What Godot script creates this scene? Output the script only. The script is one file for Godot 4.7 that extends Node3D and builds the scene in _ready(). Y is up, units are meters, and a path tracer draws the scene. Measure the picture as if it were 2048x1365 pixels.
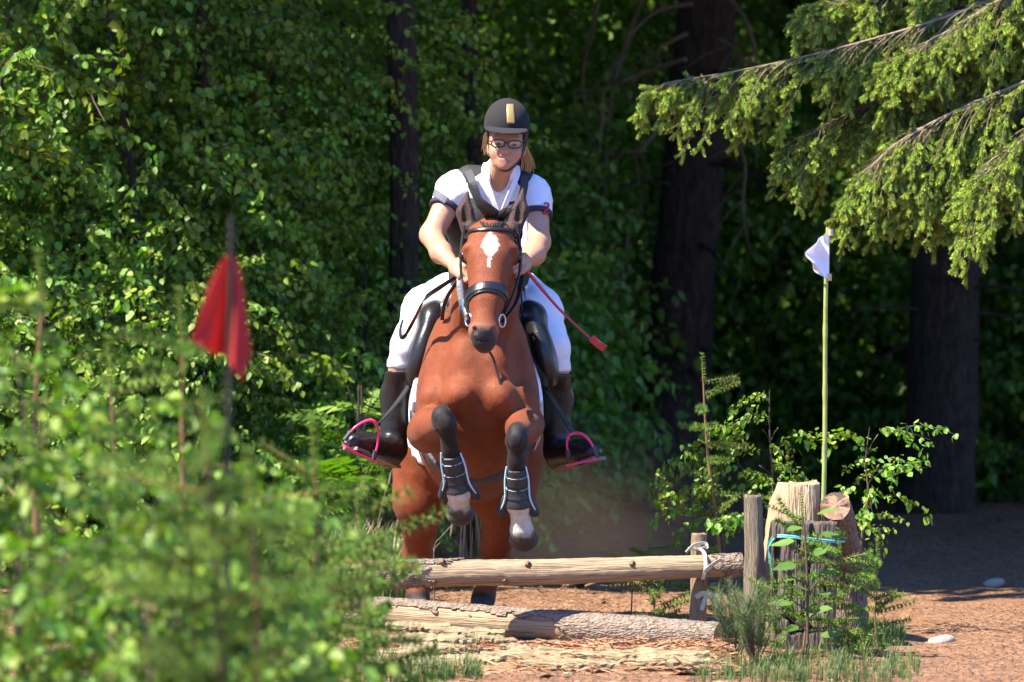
extends Node3D

const FOC := 11760.0      # focal length in photograph pixels
const CAM_Y := 1.6
const CAM_Z := 24.0
const HORIZON := 506.0

var taken := {}
var M := {}
var rng := RandomNumberGenerator.new()
var noise := FastNoiseLite.new()

# ---------------------------------------------------------------- mesh builder
class MB:
	var v := PackedVector3Array()
	var n := PackedVector3Array()
	var uv := PackedVector2Array()
	var c := PackedColorArray()
	var ix := PackedInt32Array()
	var flat := false
	var col := Color.WHITE
	func vert(p: Vector3, nn: Vector3, t := Vector2.ZERO) -> int:
		v.append(p); n.append(nn); uv.append(t); c.append(col)
		return v.size() - 1
	func tri(a: int, b: int, d: int) -> void:  # counter-clockwise seen from outside
		ix.append(a); ix.append(d); ix.append(b)
	func quad(a: int, b: int, d: int, e: int) -> void:
		tri(a, b, d); tri(a, d, e)
	func ftri(a: Vector3, b: Vector3, d: Vector3) -> void:
		var nn := (b - a).cross(d - a).normalized()
		tri(vert(a, nn), vert(b, nn), vert(d, nn))
	func fquad(a: Vector3, b: Vector3, d: Vector3, e: Vector3) -> void:
		var nn := (d - a).cross(e - b).normalized()
		quad(vert(a, nn, Vector2(0, 0)), vert(b, nn, Vector2(1, 0)), vert(d, nn, Vector2(1, 1)), vert(e, nn, Vector2(0, 1)))
	func smooth() -> void:
		n.resize(v.size()); n.fill(Vector3.ZERO)
		for k in range(0, ix.size(), 3):
			var a := ix[k]; var b := ix[k + 2]; var d := ix[k + 1]
			var x := (v[b] - v[a]).cross(v[d] - v[a])
			n[a] += x; n[b] += x; n[d] += x
		for k in n.size():
			n[k] = n[k].normalized()
	func mesh(mat: Material) -> ArrayMesh:
		var m := ArrayMesh.new()
		fill(m, mat)
		return m
	func fill(m: ArrayMesh, mat: Material) -> void:
		if ix.is_empty(): return
		var arr := []
		arr.resize(Mesh.ARRAY_MAX)
		arr[Mesh.ARRAY_VERTEX] = v
		if not flat:
			arr[Mesh.ARRAY_NORMAL] = n
		if uv.size() == v.size():
			arr[Mesh.ARRAY_TEX_UV] = uv
		if c.size() == v.size():
			arr[Mesh.ARRAY_COLOR] = c
		arr[Mesh.ARRAY_INDEX] = ix
		m.add_surface_from_arrays(Mesh.PRIMITIVE_TRIANGLES, arr)
		m.surface_set_material(0, mat)

# ---------------------------------------------------------------- naming helpers
func numbered(called: String) -> String:
	if not taken.has(called):
		taken[called] = 0
		return called
	taken[called] += 1
	return "%s_%03d" % [called, taken[called]]

func tag(o: Node, label: String, category: String, group := "", kind := "") -> Node:
	if label: o.set_meta("label", label)
	if category: o.set_meta("category", category)
	if group: o.set_meta("group", group)
	if kind: o.set_meta("kind", kind)
	return o

func thing(called: String, label: String, category: String, group := "", where := Vector3.ZERO) -> Node3D:
	var o := Node3D.new()
	o.name = numbered(called)
	add_child(o)
	o.position = where
	tag(o, label, category, group)
	return o

func part(called: String, mesh: Mesh, parent: Node, at := Vector3.ZERO) -> MeshInstance3D:
	var o := MeshInstance3D.new()
	o.name = called if parent != self else numbered(called)
	o.mesh = mesh
	o.position = at
	parent.add_child(o, true)
	return o

func multi(called: String, mesh: Mesh, xf: Array, cols: Array, parent: Node) -> MultiMeshInstance3D:
	var mm := MultiMesh.new()
	mm.transform_format = MultiMesh.TRANSFORM_3D
	mm.use_colors = cols.size() > 0
	mm.mesh = mesh
	mm.instance_count = xf.size()
	for k in xf.size():
		mm.set_instance_transform(k, xf[k])
		if cols.size() > 0:
			mm.set_instance_color(k, cols[k])
	var o := MultiMeshInstance3D.new()
	o.name = called if parent != self else numbered(called)
	o.multimesh = mm
	parent.add_child(o, true)
	if parent != self: o.set_meta("kind", "stuff")
	return o

# a place in the world that stands at photograph column u, row v, for a thing that stands z metres from the fence line
func pt(u: float, v: float, z: float) -> Vector3:
	var d := CAM_Z - z
	return Vector3((u - 1024.0) * d / FOC, CAM_Y - (v - HORIZON) * d / FOC, z)

func lin(r: float, g: float, b: float) -> Color:
	return Color(r, g, b).linear_to_srgb()

# ---------------------------------------------------------------- shapes
func frame_of(d: Vector3) -> Basis:
	var up := Vector3.UP if absf(d.y) < 0.9 else Vector3.RIGHT
	var x := up.cross(d).normalized()
	return Basis(x, d.cross(x), d)

# swept round tube through points, tapered; rough > 0 makes it uneven
func tube(mb: MB, pts: Array, rad: Array, sides := 8, rough := 0.0, caps := true, uvl := 1.0, squash := 1.0) -> void:
	var count := pts.size()
	var t: Vector3 = (pts[1] - pts[0]).normalized()
	var b := frame_of(t)
	var x := b.x
	var start := mb.v.size()
	var along := 0.0
	for k in count:
		var tt: Vector3 = (pts[mini(k + 1, count - 1)] - pts[maxi(k - 1, 0)]).normalized()
		x = (x - tt * x.dot(tt)).normalized()
		var y := tt.cross(x)
		if k > 0:
			along += (pts[k] - pts[k - 1]).length()
		for s in sides + 1:
			var a := TAU * s / sides
			var dir := x * cos(a) + y * sin(a) * squash
			var r: float = rad[k]
			var p: Vector3 = pts[k] + dir * r
			if rough > 0.0:
				var q: Vector3 = pts[k] + dir * 0.07
				p += dir * r * rough * (noise.get_noise_3d(q.x * 900.0, q.y * 900.0, q.z * 900.0) + 0.6 * noise.get_noise_3d(q.x * 2600.0 + 50.0, q.y * 2600.0, q.z * 2600.0))
			mb.vert(p, dir, Vector2(float(s) / sides, along * uvl))
	for k in count - 1:
		for s in sides:
			var i := start + k * (sides + 1) + s
			mb.quad(i, i + 1, i + sides + 2, i + sides + 1)
	if caps:
		for e in 2:
			var k := 0 if e == 0 else count - 1
			var nn: Vector3 = (pts[0] - pts[1]).normalized() if e == 0 else (pts[count - 1] - pts[count - 2]).normalized()
			var mid := mb.vert(pts[k], nn, Vector2(0.5, 0.5))
			var first := mb.v.size()
			for s in sides + 1:
				var i := start + k * (sides + 1) + s
				mb.vert(mb.v[i], nn, Vector2(0.5 + 0.4 * cos(TAU * s / sides), 0.5 + 0.4 * sin(TAU * s / sides)))
			for s in sides:
				if e == 0: mb.tri(mid, first + s + 1, first + s)
				else: mb.tri(mid, first + s, first + s + 1)

func tube_mesh(pts: Array, rad: Array, mat: Material, sides := 8, rough := 0.0, uvl := 1.0, squash := 1.0) -> ArrayMesh:
	var mb := MB.new()
	tube(mb, pts, rad, sides, rough, true, uvl, squash)
	if rough > 0.0:
		mb.smooth()
	return mb.mesh(mat)

# resample a polyline smoothly
func curve(pts: Array, steps: int) -> Array:
	var out := []
	var c := pts.size()
	for k in steps + 1:
		var f := float(k) / steps * (c - 1)
		var i := mini(int(f), c - 2)
		var w := f - i
		var p0: Vector3 = pts[maxi(i - 1, 0)]
		var p1: Vector3 = pts[i]
		var p2: Vector3 = pts[i + 1]
		var p3: Vector3 = pts[mini(i + 2, c - 1)]
		out.append(p1.cubic_interpolate(p2, p0, p3, w))
	return out

func ramp(vals: Array, count: int) -> Array:
	var out := []
	for k in count:
		var f := float(k) / (count - 1) * (vals.size() - 1)
		var i := mini(int(f), vals.size() - 2)
		out.append(lerpf(vals[i], vals[i + 1], f - i))
	return out

# flat strap along a path: width across 'side', thickness along the other axis
func strap(mb: MB, pts: Array, sides_dir: Array, w: float, th: float) -> void:
	var count := pts.size()
	var rings := []
	for k in count:
		var t: Vector3 = (pts[mini(k + 1, count - 1)] - pts[maxi(k - 1, 0)]).normalized()
		var s: Vector3 = sides_dir[k] if sides_dir.size() == count else sides_dir[0]
		s = (s - t * s.dot(t)).normalized()
		var o := t.cross(s)
		rings.append([pts[k] + s * w / 2 + o * th / 2, pts[k] - s * w / 2 + o * th / 2, pts[k] - s * w / 2 - o * th / 2, pts[k] + s * w / 2 - o * th / 2])
	for k in count - 1:
		for j in 4:
			var j2 := (j + 1) % 4
			mb.fquad(rings[k][j], rings[k][j2], rings[k + 1][j2], rings[k + 1][j])
	mb.fquad(rings[0][3], rings[0][2], rings[0][1], rings[0][0])
	var e := count - 1
	mb.fquad(rings[e][0], rings[e][1], rings[e][2], rings[e][3])

# ---------------------------------------------------------------- materials
func noise_tex(freq: float, cols: Array, seedv: int, size := 512, octaves := 5, kind := FastNoiseLite.TYPE_SIMPLEX_SMOOTH, seamless := true) -> NoiseTexture2D:
	var f := FastNoiseLite.new()
	f.noise_type = kind
	f.frequency = freq
	f.fractal_octaves = octaves
	f.seed = seedv
	var t := NoiseTexture2D.new()
	t.width = size
	t.height = size
	t.seamless = seamless
	t.noise = f
	if cols.size() > 0:
		var g := Gradient.new()
		var offs := PackedFloat32Array()
		var cc := PackedColorArray()
		for k in cols.size():
			offs.append(float(k) / (cols.size() - 1) * 0.7 + 0.15)
			cc.append(cols[k])
		g.offsets = offs
		g.colors = cc
		t.color_ramp = g
	return t

func mat(c: Color, rough := 0.8, opts := {}) -> StandardMaterial3D:
	var m := StandardMaterial3D.new()
	m.albedo_color = c
	m.roughness = rough
	for k in opts:
		m.set(k, opts[k])
	return m

func textured(cols: Array, freq: float, scale: Vector3, rough: float, seedv: int, bump := 0.0, bump_freq := 0.03, triplanar := true, opts := {}) -> StandardMaterial3D:
	var m := StandardMaterial3D.new()
	m.albedo_texture = noise_tex(freq, cols, seedv)
	m.roughness = rough
	m.uv1_scale = scale
	if triplanar:
		m.uv1_triplanar = true
		m.uv1_world_triplanar = true
	if bump > 0.0:
		m.heightmap_enabled = true
		m.heightmap_texture = noise_tex(bump_freq, [], seedv + 7)
		m.heightmap_scale = bump
	for k in opts:
		m.set(k, opts[k])
	return m

func leaf_mat(base: Color, rough: float, back: Color) -> StandardMaterial3D:
	var m := mat(base, rough)
	m.vertex_color_use_as_albedo = true
	m.backlight_enabled = true
	m.backlight = back
	m.cull_mode = BaseMaterial3D.CULL_DISABLED
	return m

func make_materials() -> void:
	M.bark = textured([lin(0.0139, 0.00794, 0.00496), lin(0.0372, 0.0218, 0.0139), lin(0.0645, 0.0422, 0.0278)], 0.02, Vector3(2.2, 0.6, 2.2), 0.95, 3, 2.5, 0.03)
	M.twig = textured([lin(0.05, 0.035, 0.02), lin(0.14, 0.10, 0.06)], 0.03, Vector3(4, 4, 4), 0.9, 5)
	M.larch_stem = mat(lin(0.192, 0.092, 0.04), 0.8)
	M.grey_twig = textured([lin(0.096, 0.068, 0.04), lin(0.216, 0.16, 0.096)], 0.03, Vector3(4, 4, 4), 0.9, 6)
	M.birch_leaf = leaf_mat(Color.WHITE, 0.52, Color(0.75, 0.9, 0.3))
	M.needle = leaf_mat(Color.WHITE, 0.75, Color(0.5, 0.6, 0.25))
	M.grass = leaf_mat(Color.WHITE, 0.6, Color(0.5, 0.6, 0.25))
	M.ground = textured([lin(0.115, 0.0507, 0.0207), lin(0.184, 0.0835, 0.0357), lin(0.213, 0.104, 0.0472), lin(0.242, 0.132, 0.0662)], 0.02, Vector3(0.9, 0.9, 0.9), 0.95, 11, 3.0, 0.06)
	M.chip = mat(Color.WHITE, 0.85, {"vertex_color_use_as_albedo": true})
	# peeled, weathered wood: long grain along v
	M.peeled = textured([lin(0.16, 0.1, 0.052), lin(0.288, 0.2, 0.112), lin(0.368, 0.272, 0.16), lin(0.32, 0.216, 0.112)], 0.018, Vector3(3.0, 0.22, 1), 0.75, 21, 0.5, 0.04, false)
	M.old_wood = textured([lin(0.136, 0.1, 0.064), lin(0.288, 0.22, 0.144), lin(0.368, 0.296, 0.2)], 0.022, Vector3(3.0, 0.3, 1), 0.9, 23, 0.9, 0.05, false)
	M.log_bark = textured([lin(0.104, 0.068, 0.044), lin(0.208, 0.144, 0.096), lin(0.288, 0.216, 0.152), lin(0.176, 0.12, 0.076)], 0.03, Vector3(2.0, 1.2, 1), 0.95, 25, 1.6, 0.05, false)
	M.bark_shell = textured([lin(0.08, 0.056, 0.0384), lin(0.192, 0.14, 0.1), lin(0.288, 0.224, 0.168), lin(0.144, 0.1, 0.068)], 0.03, Vector3(1.6, 3.0, 3.0), 0.95, 26, 2.0, 0.06)
	M.pale_split = textured([lin(0.24, 0.16, 0.08), lin(0.368, 0.264, 0.144), lin(0.44, 0.336, 0.2)], 0.02, Vector3(2.5, 0.25, 2.5), 0.85, 27, 1.2, 0.05)
	M.sleeper = textured([lin(0.032, 0.0248, 0.02), lin(0.104, 0.08, 0.06), lin(0.168, 0.128, 0.092)], 0.025, Vector3(3.0, 0.35, 3.0), 0.95, 29, 1.6, 0.05)
	M.rot = textured([lin(0.128, 0.06, 0.024), lin(0.288, 0.16, 0.072), lin(0.36, 0.248, 0.128)], 0.03, Vector3(0.5, 3.0, 3.0), 0.95, 31, 1.5, 0.05)
	M.rot_plank = textured([lin(0.096, 0.072, 0.036), lin(0.272, 0.208, 0.104), lin(0.368, 0.288, 0.16)], 0.03, Vector3(0.5, 3.0, 3.0), 0.95, 33, 1.5, 0.05)

# ---------------------------------------------------------------- leaves and twigs (shared meshes)
var TW := {}

func leaf(mb: MB, base: Vector3, dir: Vector3, up: Vector3, length: float, width: float, fold := 0.25, curl := 0.15) -> void:
	var s := dir.cross(up).normalized()
	var u := s.cross(dir).normalized()
	var p1 := base + dir * length * 0.22 - u * fold * width * 0.25
	var p2 := base + dir * length * 0.55 - u * (fold * width * 0.35 + curl * length * 0.3)
	var w1 := s * width * 0.46 + u * fold * width * 0.22
	var w1b := -s * width * 0.46 + u * fold * width * 0.22
	var w2 := s * width * 0.40 + u * fold * width * 0.22
	var w2b := -s * width * 0.40 + u * fold * width * 0.22
	var i := mb.vert(base, u)
	mb.vert(p1, u); mb.vert(p1 + w1, u); mb.vert(p1 + w1b, u)
	mb.vert(p2, u); mb.vert(p2 + w2, u); mb.vert(p2 + w2b, u)
	mb.vert(base + dir * length - u * curl * length, u)
	mb.tri(i, i + 2, i + 1); mb.tri(i, i + 1, i + 3)
	mb.quad(i + 1, i + 2, i + 5, i + 4); mb.quad(i + 3, i + 1, i + 4, i + 6)
	mb.tri(i + 5, i + 7, i + 4); mb.tri(i + 4, i + 7, i + 6)

func twig_leaves(seedv: int, count: int, length: float, leaf_len: float, leaf_w: float, droop: float, spread: float, hue: Color, vary: float) -> ArrayMesh:
	var r := RandomNumberGenerator.new()
	r.seed = seedv
	var mb := MB.new()
	mb.flat = true
	# twig runs along +z and droops
	for k in count:
		var f := (k + 0.5) / count
		var p := Vector3(r.randf_range(-1, 1) * spread * length * (0.3 + f), -droop * length * f * f + r.randf_range(-0.4, 0.4) * spread * length, f * length)
		var side := 1.0 if k % 2 == 0 else -1.0
		var d := Vector3(side * r.randf_range(0.1, 0.9), r.randf_range(-1.3, -0.15), r.randf_range(-0.3, 0.8)).normalized()
		var up := Vector3(r.randf_range(-0.8, 0.8), 0.8, r.randf_range(-0.8, 0.8)).normalized()
		if absf(up.dot(d)) > 0.95: up = Vector3.RIGHT
		var sc := r.randf_range(0.65, 1.2)
		var t := r.randf_range(1.0 - vary, 1.0 + vary)
		mb.col = Color(hue.r * t * r.randf_range(0.85, 1.25), hue.g * t, hue.b * t * r.randf_range(0.7, 1.3))
		leaf(mb, p, d, up, leaf_len * sc, leaf_w * sc, r.randf_range(0.05, 0.45), r.randf_range(-0.05, 0.3))
	# thin stem
	mb.col = Color(0.09, 0.055, 0.03)
	var prev := Vector3.ZERO
	for k in 4:
		var f2 := (k + 1) / 4.0
		var q := Vector3(0, -droop * length * f2 * f2, f2 * length)
		var w := 0.004 * (1.2 - f2)
		for a in 3:
			var e0 := Vector3(cos(a * TAU / 3), sin(a * TAU / 3), 0) * (w + 0.0008)
			var e1 := Vector3(cos((a + 1) * TAU / 3), sin((a + 1) * TAU / 3), 0) * (w + 0.0008)
			mb.fquad(prev + e0, prev + e1, q + e1 * 0.8, q + e0 * 0.8)
		prev = q
	return mb.mesh(M.birch_leaf)

# a shoot with needles all round, along +z
func needle_shoot(seedv: int, length: float, needles: int, nl: float, nw: float, hue: Color, tip: Color, forward: float, stem_r := 0.0015) -> ArrayMesh:
	var r := RandomNumberGenerator.new()
	r.seed = seedv
	var mb := MB.new()
	mb.flat = true
	for k in needles:
		var f := pow((k + r.randf()) / needles, 0.8)
		var a := r.randf() * TAU
		var d := Vector3(cos(a), sin(a), forward + r.randf_range(-0.2, 0.3) + f * 0.4).normalized()
		var p := Vector3(0, 0, f * length)
		var s := d.cross(Vector3(sin(a * 3.1), cos(a * 2.3), 0.4)).normalized() * nw * 0.5
		var l := nl * r.randf_range(0.7, 1.15)
		var w := r.randf_range(0.75, 1.2)
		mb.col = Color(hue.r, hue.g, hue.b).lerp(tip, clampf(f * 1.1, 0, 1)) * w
		mb.col.a = 1.0
		mb.ftri(p + s, p - s, p + d * l)
		mb.ftri(p + s * 0.6 + d * l * 0.25, p + d * l * 0.25 + d.cross(s).normalized() * nw * 0.8, p + d * l)
	mb.col = Color(0.16, 0.09, 0.04)
	for a in 3:
		var e0 := Vector3(cos(a * TAU / 3), sin(a * TAU / 3), 0) * stem_r
		var e1 := Vector3(cos((a + 1) * TAU / 3), sin((a + 1) * TAU / 3), 0) * stem_r
		mb.fquad(e0, e1, e1 * 0.6 + Vector3(0, 0, length), e0 * 0.6 + Vector3(0, 0, length))
	return mb.mesh(M.needle)

# larch twig: rosettes of soft needles set along a stem, along +z
func larch_twig(seedv: int, length: float, tufts: int, hue: Color) -> ArrayMesh:
	var r := RandomNumberGenerator.new()
	r.seed = seedv
	var mb := MB.new()
	mb.flat = true
	for k in tufts:
		var f := (k + 0.6) / tufts
		var p := Vector3(0, -0.12 * length * f * f, f * length)
		var t := r.randf_range(0.75, 1.25)
		mb.col = Color(hue.r * t, hue.g * t, hue.b * t)
		for j in 22:
			var a := r.randf() * TAU
			var d := Vector3(cos(a), sin(a) + 0.35, r.randf_range(-0.35, 0.9)).normalized()
			var s := d.cross(Vector3(0.3, 0.5, 0.8)).normalized() * 0.0024
			var l := r.randf_range(0.018, 0.034)
			mb.ftri(p + s, p - s, p + d * l)
			mb.ftri(p + d.cross(s), p - d.cross(s), p + d * l)
	mb.col = Color(0.26, 0.13, 0.05)
	for a in 3:
		var e0 := Vector3(cos(a * TAU / 3), sin(a * TAU / 3), 0) * 0.003
		var e1 := Vector3(cos((a + 1) * TAU / 3), sin((a + 1) * TAU / 3), 0) * 0.003
		mb.fquad(e0, e1, e1 * 0.5 + Vector3(0, -0.12 * length, length), e0 * 0.5 + Vector3(0, -0.12 * length, length))
	return mb.mesh(M.needle)

# pinnate frond along +z
func frond(seedv: int, length: float, pairs: int, leaf_l: float, hue: Color) -> ArrayMesh:
	var r := RandomNumberGenerator.new()
	r.seed = seedv
	var mb := MB.new()
	mb.flat = true
	for k in pairs:
		var f := (k + 0.5) / pairs
		var p := Vector3(0, -0.35 * length * f * f, f * length)
		for s in [-1.0, 1.0]:
			var t := r.randf_range(0.8, 1.2)
			mb.col = Color(hue.r * t, hue.g * t, hue.b * t)
			var d := Vector3(s, r.randf_range(-0.35, 0.1), 0.45).normalized()
			var l := leaf_l * sin(PI * (0.15 + 0.8 * f)) * r.randf_range(0.85, 1.1)
			leaf(mb, p, d, Vector3.UP, l, l * 0.32, 0.3, 0.2)
	return mb.mesh(M.birch_leaf)

func make_twigs() -> void:
	TW.birch = []
	for k in 3:
		TW.birch.append(twig_leaves(100 + k, 26, 0.32, 0.048, 0.035, 0.45, 0.22, Color(0.165, 0.295, 0.032), 0.34))
	TW.broad = []
	for k in 3:
		TW.broad.append(twig_leaves(200 + k, 24, 0.38, 0.062, 0.040, 0.25, 0.25, Color(0.125, 0.265, 0.035), 0.3))
	TW.dark = []
	for k in 2:
		TW.dark.append(twig_leaves(300 + k, 26, 0.45, 0.085, 0.060, 0.4, 0.3, Color(0.115, 0.245, 0.035), 0.3))
	TW.larch = [larch_twig(400, 0.22, 10, Color(0.17, 0.29, 0.05)), larch_twig(401, 0.16, 8, Color(0.18, 0.30, 0.05))]
	TW.shoot = []
	for k in 3:
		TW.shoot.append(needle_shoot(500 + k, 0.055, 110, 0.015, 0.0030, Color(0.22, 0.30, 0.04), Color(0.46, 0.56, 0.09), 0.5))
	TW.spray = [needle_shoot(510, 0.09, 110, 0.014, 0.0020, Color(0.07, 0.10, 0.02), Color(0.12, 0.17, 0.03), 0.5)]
	TW.bigspray = []
	for k in 2:
		var mb := MB.new()
		mb.flat = true
		var r := RandomNumberGenerator.new()
		r.seed = 530 + k
		for j in 60:
			var f := r.randf()
			var side := r.randf_range(-1, 1)
			var p := Vector3(side * 0.28 * (1.0 - f * 0.6), -0.3 * f - r.randf() * 0.22 * absf(side), f * 0.7)
			var d := Vector3(side * 1.2, -0.7 - r.randf() * 0.8, 0.8).normalized()
			var s := d.cross(Vector3(r.randf_range(-1, 1), 1, r.randf_range(-1, 1))).normalized() * r.randf_range(0.008, 0.018)
			var t := r.randf_range(0.6, 1.4)
			mb.col = Color(0.055 * t, 0.10 * t, 0.026 * t)
			var l := r.randf_range(0.08, 0.17)
			mb.ftri(p + s, p - s, p + d * l)
			mb.ftri(p + d.cross(s), p - d.cross(s), p + d * l)
		TW.bigspray.append(mb.mesh(M.needle))
	TW.frond = [frond(600, 0.30, 11, 0.095, Color(0.15, 0.26, 0.03))]

func turn_to(d: Vector3, roll: float, sc: float) -> Basis:
	var z := d.normalized()
	var up := Vector3.UP if absf(z.y) < 0.95 else Vector3.RIGHT
	var x := up.cross(z).normalized()
	var y := z.cross(x)
	var b := Basis(x, y, z)
	return (b * Basis(Vector3(0, 0, 1), roll)).scaled_local(Vector3.ONE * sc)

# tree or sapling: trunk with limbs, and a crown of twigs spread through an uneven volume of clumps
func leafy(called: String, label: String, category: String, group: String, base: Vector3, o: Dictionary) -> Node3D:
	var r := RandomNumberGenerator.new()
	r.seed = o.seed
	var t := thing(called, label, category, group, base)
	var h: float = o.h
	var lean: Vector3 = o.get("lean", Vector3.ZERO)
	var tr: float = o.get("tr", 0.03)
	var low: float = o.get("low", 0.2)          # crown starts at this height
	var wide: float = o.get("wide", 0.8)
	var mb := MB.new()
	var path := [Vector3(0, -0.05, 0)]
	for k in 6:
		var f := (k + 1) / 6.0
		path.append(Vector3(lean.x * f + r.randf_range(-1, 1) * 0.035 * h * 0.35, h * f, lean.z * f + r.randf_range(-1, 1) * 0.035 * h * 0.35))
	path = curve(path, 14)
	tube(mb, path, ramp([tr * 1.25, tr, tr * 0.75, tr * 0.5, tr * 0.15], path.size()), 8 if tr < 0.1 else 14, 0.12 if tr > 0.05 else 0.0, true, 1.0)
	# clumps
	var clumps := []
	var nclump: int = o.get("clumps", 22)
	for k in nclump:
		var f := (k + r.randf()) / nclump
		var y := lerpf(low, h, f)
		var taper: float = 1.0 - float(o.get("taper", 0.6)) * pow(f, 1.5)
		var a := r.randf() * TAU
		var rr := wide * taper * sqrt(r.randf_range(0.08, 1.0))
		var stem: Vector3 = path[clampi(int(y / h * 14.0), 0, 14)]
		var p := Vector3(stem.x + cos(a) * rr, y, stem.z + sin(a) * rr)
		clumps.append(p)
		# limb reaching the clump
		var from: Vector3 = path[clampi(int((y - rr * 0.55) / h * 14.0), 0, 14)]
		var m := from.lerp(p, 0.55) + Vector3(0, rr * 0.12, 0)
		tube(mb, [from, m, p], [tr * 0.32 * (1.2 - f), tr * 0.2 * (1.2 - f), 0.003], 5, 0.0, false)
	part("trunk", mb.mesh(o.get("bark", M.bark)), t)
	var per: int = o.get("per", 14)
	var sz: float = o.get("clump_size", 0.3)
	var scl: float = o.get("scale", 1.0)
	var kinds: Array = o.twigs
	var lists := []
	var cols := []
	for k in kinds.size():
		lists.append([]); cols.append([])
	for p in clumps:
		var tone := r.randf_range(0.75, 1.25)
		var warm := r.randf_range(0.85, 1.2)
		for k in per:
			var off := Vector3(r.randfn(0, 1), r.randfn(0, 0.75), r.randfn(0, 1)) * sz * 0.5
			var q: Vector3 = p + off
			if q.y + base.y < 0.02: q.y = 0.02 - base.y + r.randf() * 0.1
			var out := Vector3(q.x, 0, q.z).normalized() * 0.8 + Vector3(r.randf_range(-1, 1), r.randf_range(-0.5, 0.55), r.randf_range(-1, 1)) * 0.8
			var i := r.randi() % kinds.size()
			lists[i].append(Transform3D(turn_to(out, r.randf_range(-0.8, 0.8), scl * r.randf_range(0.75, 1.25)), q))
			var b := tone * r.randf_range(0.85, 1.15)
			cols[i].append(Color(b * warm, b, b * (2.0 - warm)))
	for k in kinds.size():
		if lists[k].size():
			multi("crown", kinds[k], lists[k], cols[k], t)
	return t

func make_ground() -> void:
	var xs := [-160.0, -80.0, -40.0, -20.0, -12.0]
	var zs := [-160.0, -80.0, -45.0, -30.0, -22.0]
	var x := -8.0
	while x <= 8.0: xs.append(x); x += 0.1
	xs.append_array([12.0, 20.0, 40.0, 80.0, 160.0])
	var z := -18.0
	while z <= 6.0: zs.append(z); z += 0.1
	zs.append_array([9.0, 14.0, 20.0, 30.0, 60.0, 160.0])
	var mb := MB.new()
	for zz in zs:
		for xx in xs:
			mb.vert(Vector3(xx, ground_h(xx, zz), zz), Vector3.UP, Vector2(xx, zz))
	var w := xs.size()
	for j in zs.size() - 1:
		for i in w - 1:
			var a := j * w + i
			mb.quad(a, a + w, a + w + 1, a + 1)
	mb.smooth()
	tag(part("ground", mb.mesh(M.ground), self), "", "", "", "structure")

func ground_h(x: float, z: float) -> float:
	if absf(x) > 9.0 or z < -19.0 or z > 7.0:
		return 0.0
	return 0.03 * noise.get_noise_2d(x * 60.0, z * 60.0) + 0.022 * noise.get_noise_2d(x * 300.0 + 90.0, z * 300.0)

func make_litter() -> void:
	var r := RandomNumberGenerator.new()
	r.seed = 77
	# chips: thin bent flakes
	var mb := MB.new()
	mb.flat = true
	mb.fquad(Vector3(-0.5, 0, -0.14), Vector3(-0.35, 0.05, 0.2), Vector3(0.1, 0.12, 0.16), Vector3(0.05, 0.1, -0.2))
	mb.fquad(Vector3(0.05, 0.1, -0.2), Vector3(0.1, 0.12, 0.16), Vector3(0.5, 0.02, 0.1), Vector3(0.42, 0.0, -0.12))
	mb.fquad(Vector3(0.05, 0.04, -0.2), Vector3(0.42, -0.05, -0.12), Vector3(0.5, -0.05, 0.1), Vector3(0.1, 0.04, 0.16))
	var chip := mb.mesh(M.chip)
	var xf := []
	var cc := []
	for k in 15000:
		var zz := r.randf_range(-14.0, 2.4)
		if r.randf() < 0.5: zz = r.randf_range(-4.5, 2.4)
		var d := CAM_Z - zz
		var xx := r.randf_range(-0.6, 1.1) * d * 0.092
		var s := r.randf_range(0.008, 0.034)
		if r.randf() < 0.04: s *= 2.0
		if xx > 1.2:
			s *= 0.55
			if r.randf() < 0.5: continue
		var b := Basis(Vector3.UP, r.randf() * TAU) * Basis(Vector3.RIGHT, r.randf_range(-0.7, 0.7))
		xf.append(Transform3D(b.scaled_local(Vector3(s, s * 0.8, s * r.randf_range(0.3, 1.0))), Vector3(xx, ground_h(xx, zz) + s * 0.05, zz)))
		var q := r.randf()
		var t := r.randf_range(0.7, 1.25)
		if q < 0.35: cc.append(Color(0.18 * t, 0.085 * t, 0.04 * t))
		elif q < 0.6: cc.append(Color(0.26 * t, 0.155 * t, 0.075 * t))
		elif q < 0.85: cc.append(Color(0.10 * t, 0.047 * t, 0.023 * t))
		else: cc.append(Color(0.33 * t, 0.245 * t, 0.15 * t))
	tag(multi("wood_chip_litter", chip, xf, cc, self), "tan and brown wood chips and dry leaves strewn on the dirt", "litter", "", "stuff")

# ---------------------------------------------------------------- forest
func bare_trunk(mb: MB, pts: Array, rads: Array) -> void:
	var p := curve(pts, 26)
	tube(mb, p, ramp(rads, p.size()), 22, 0.16, true, 1.0)

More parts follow.
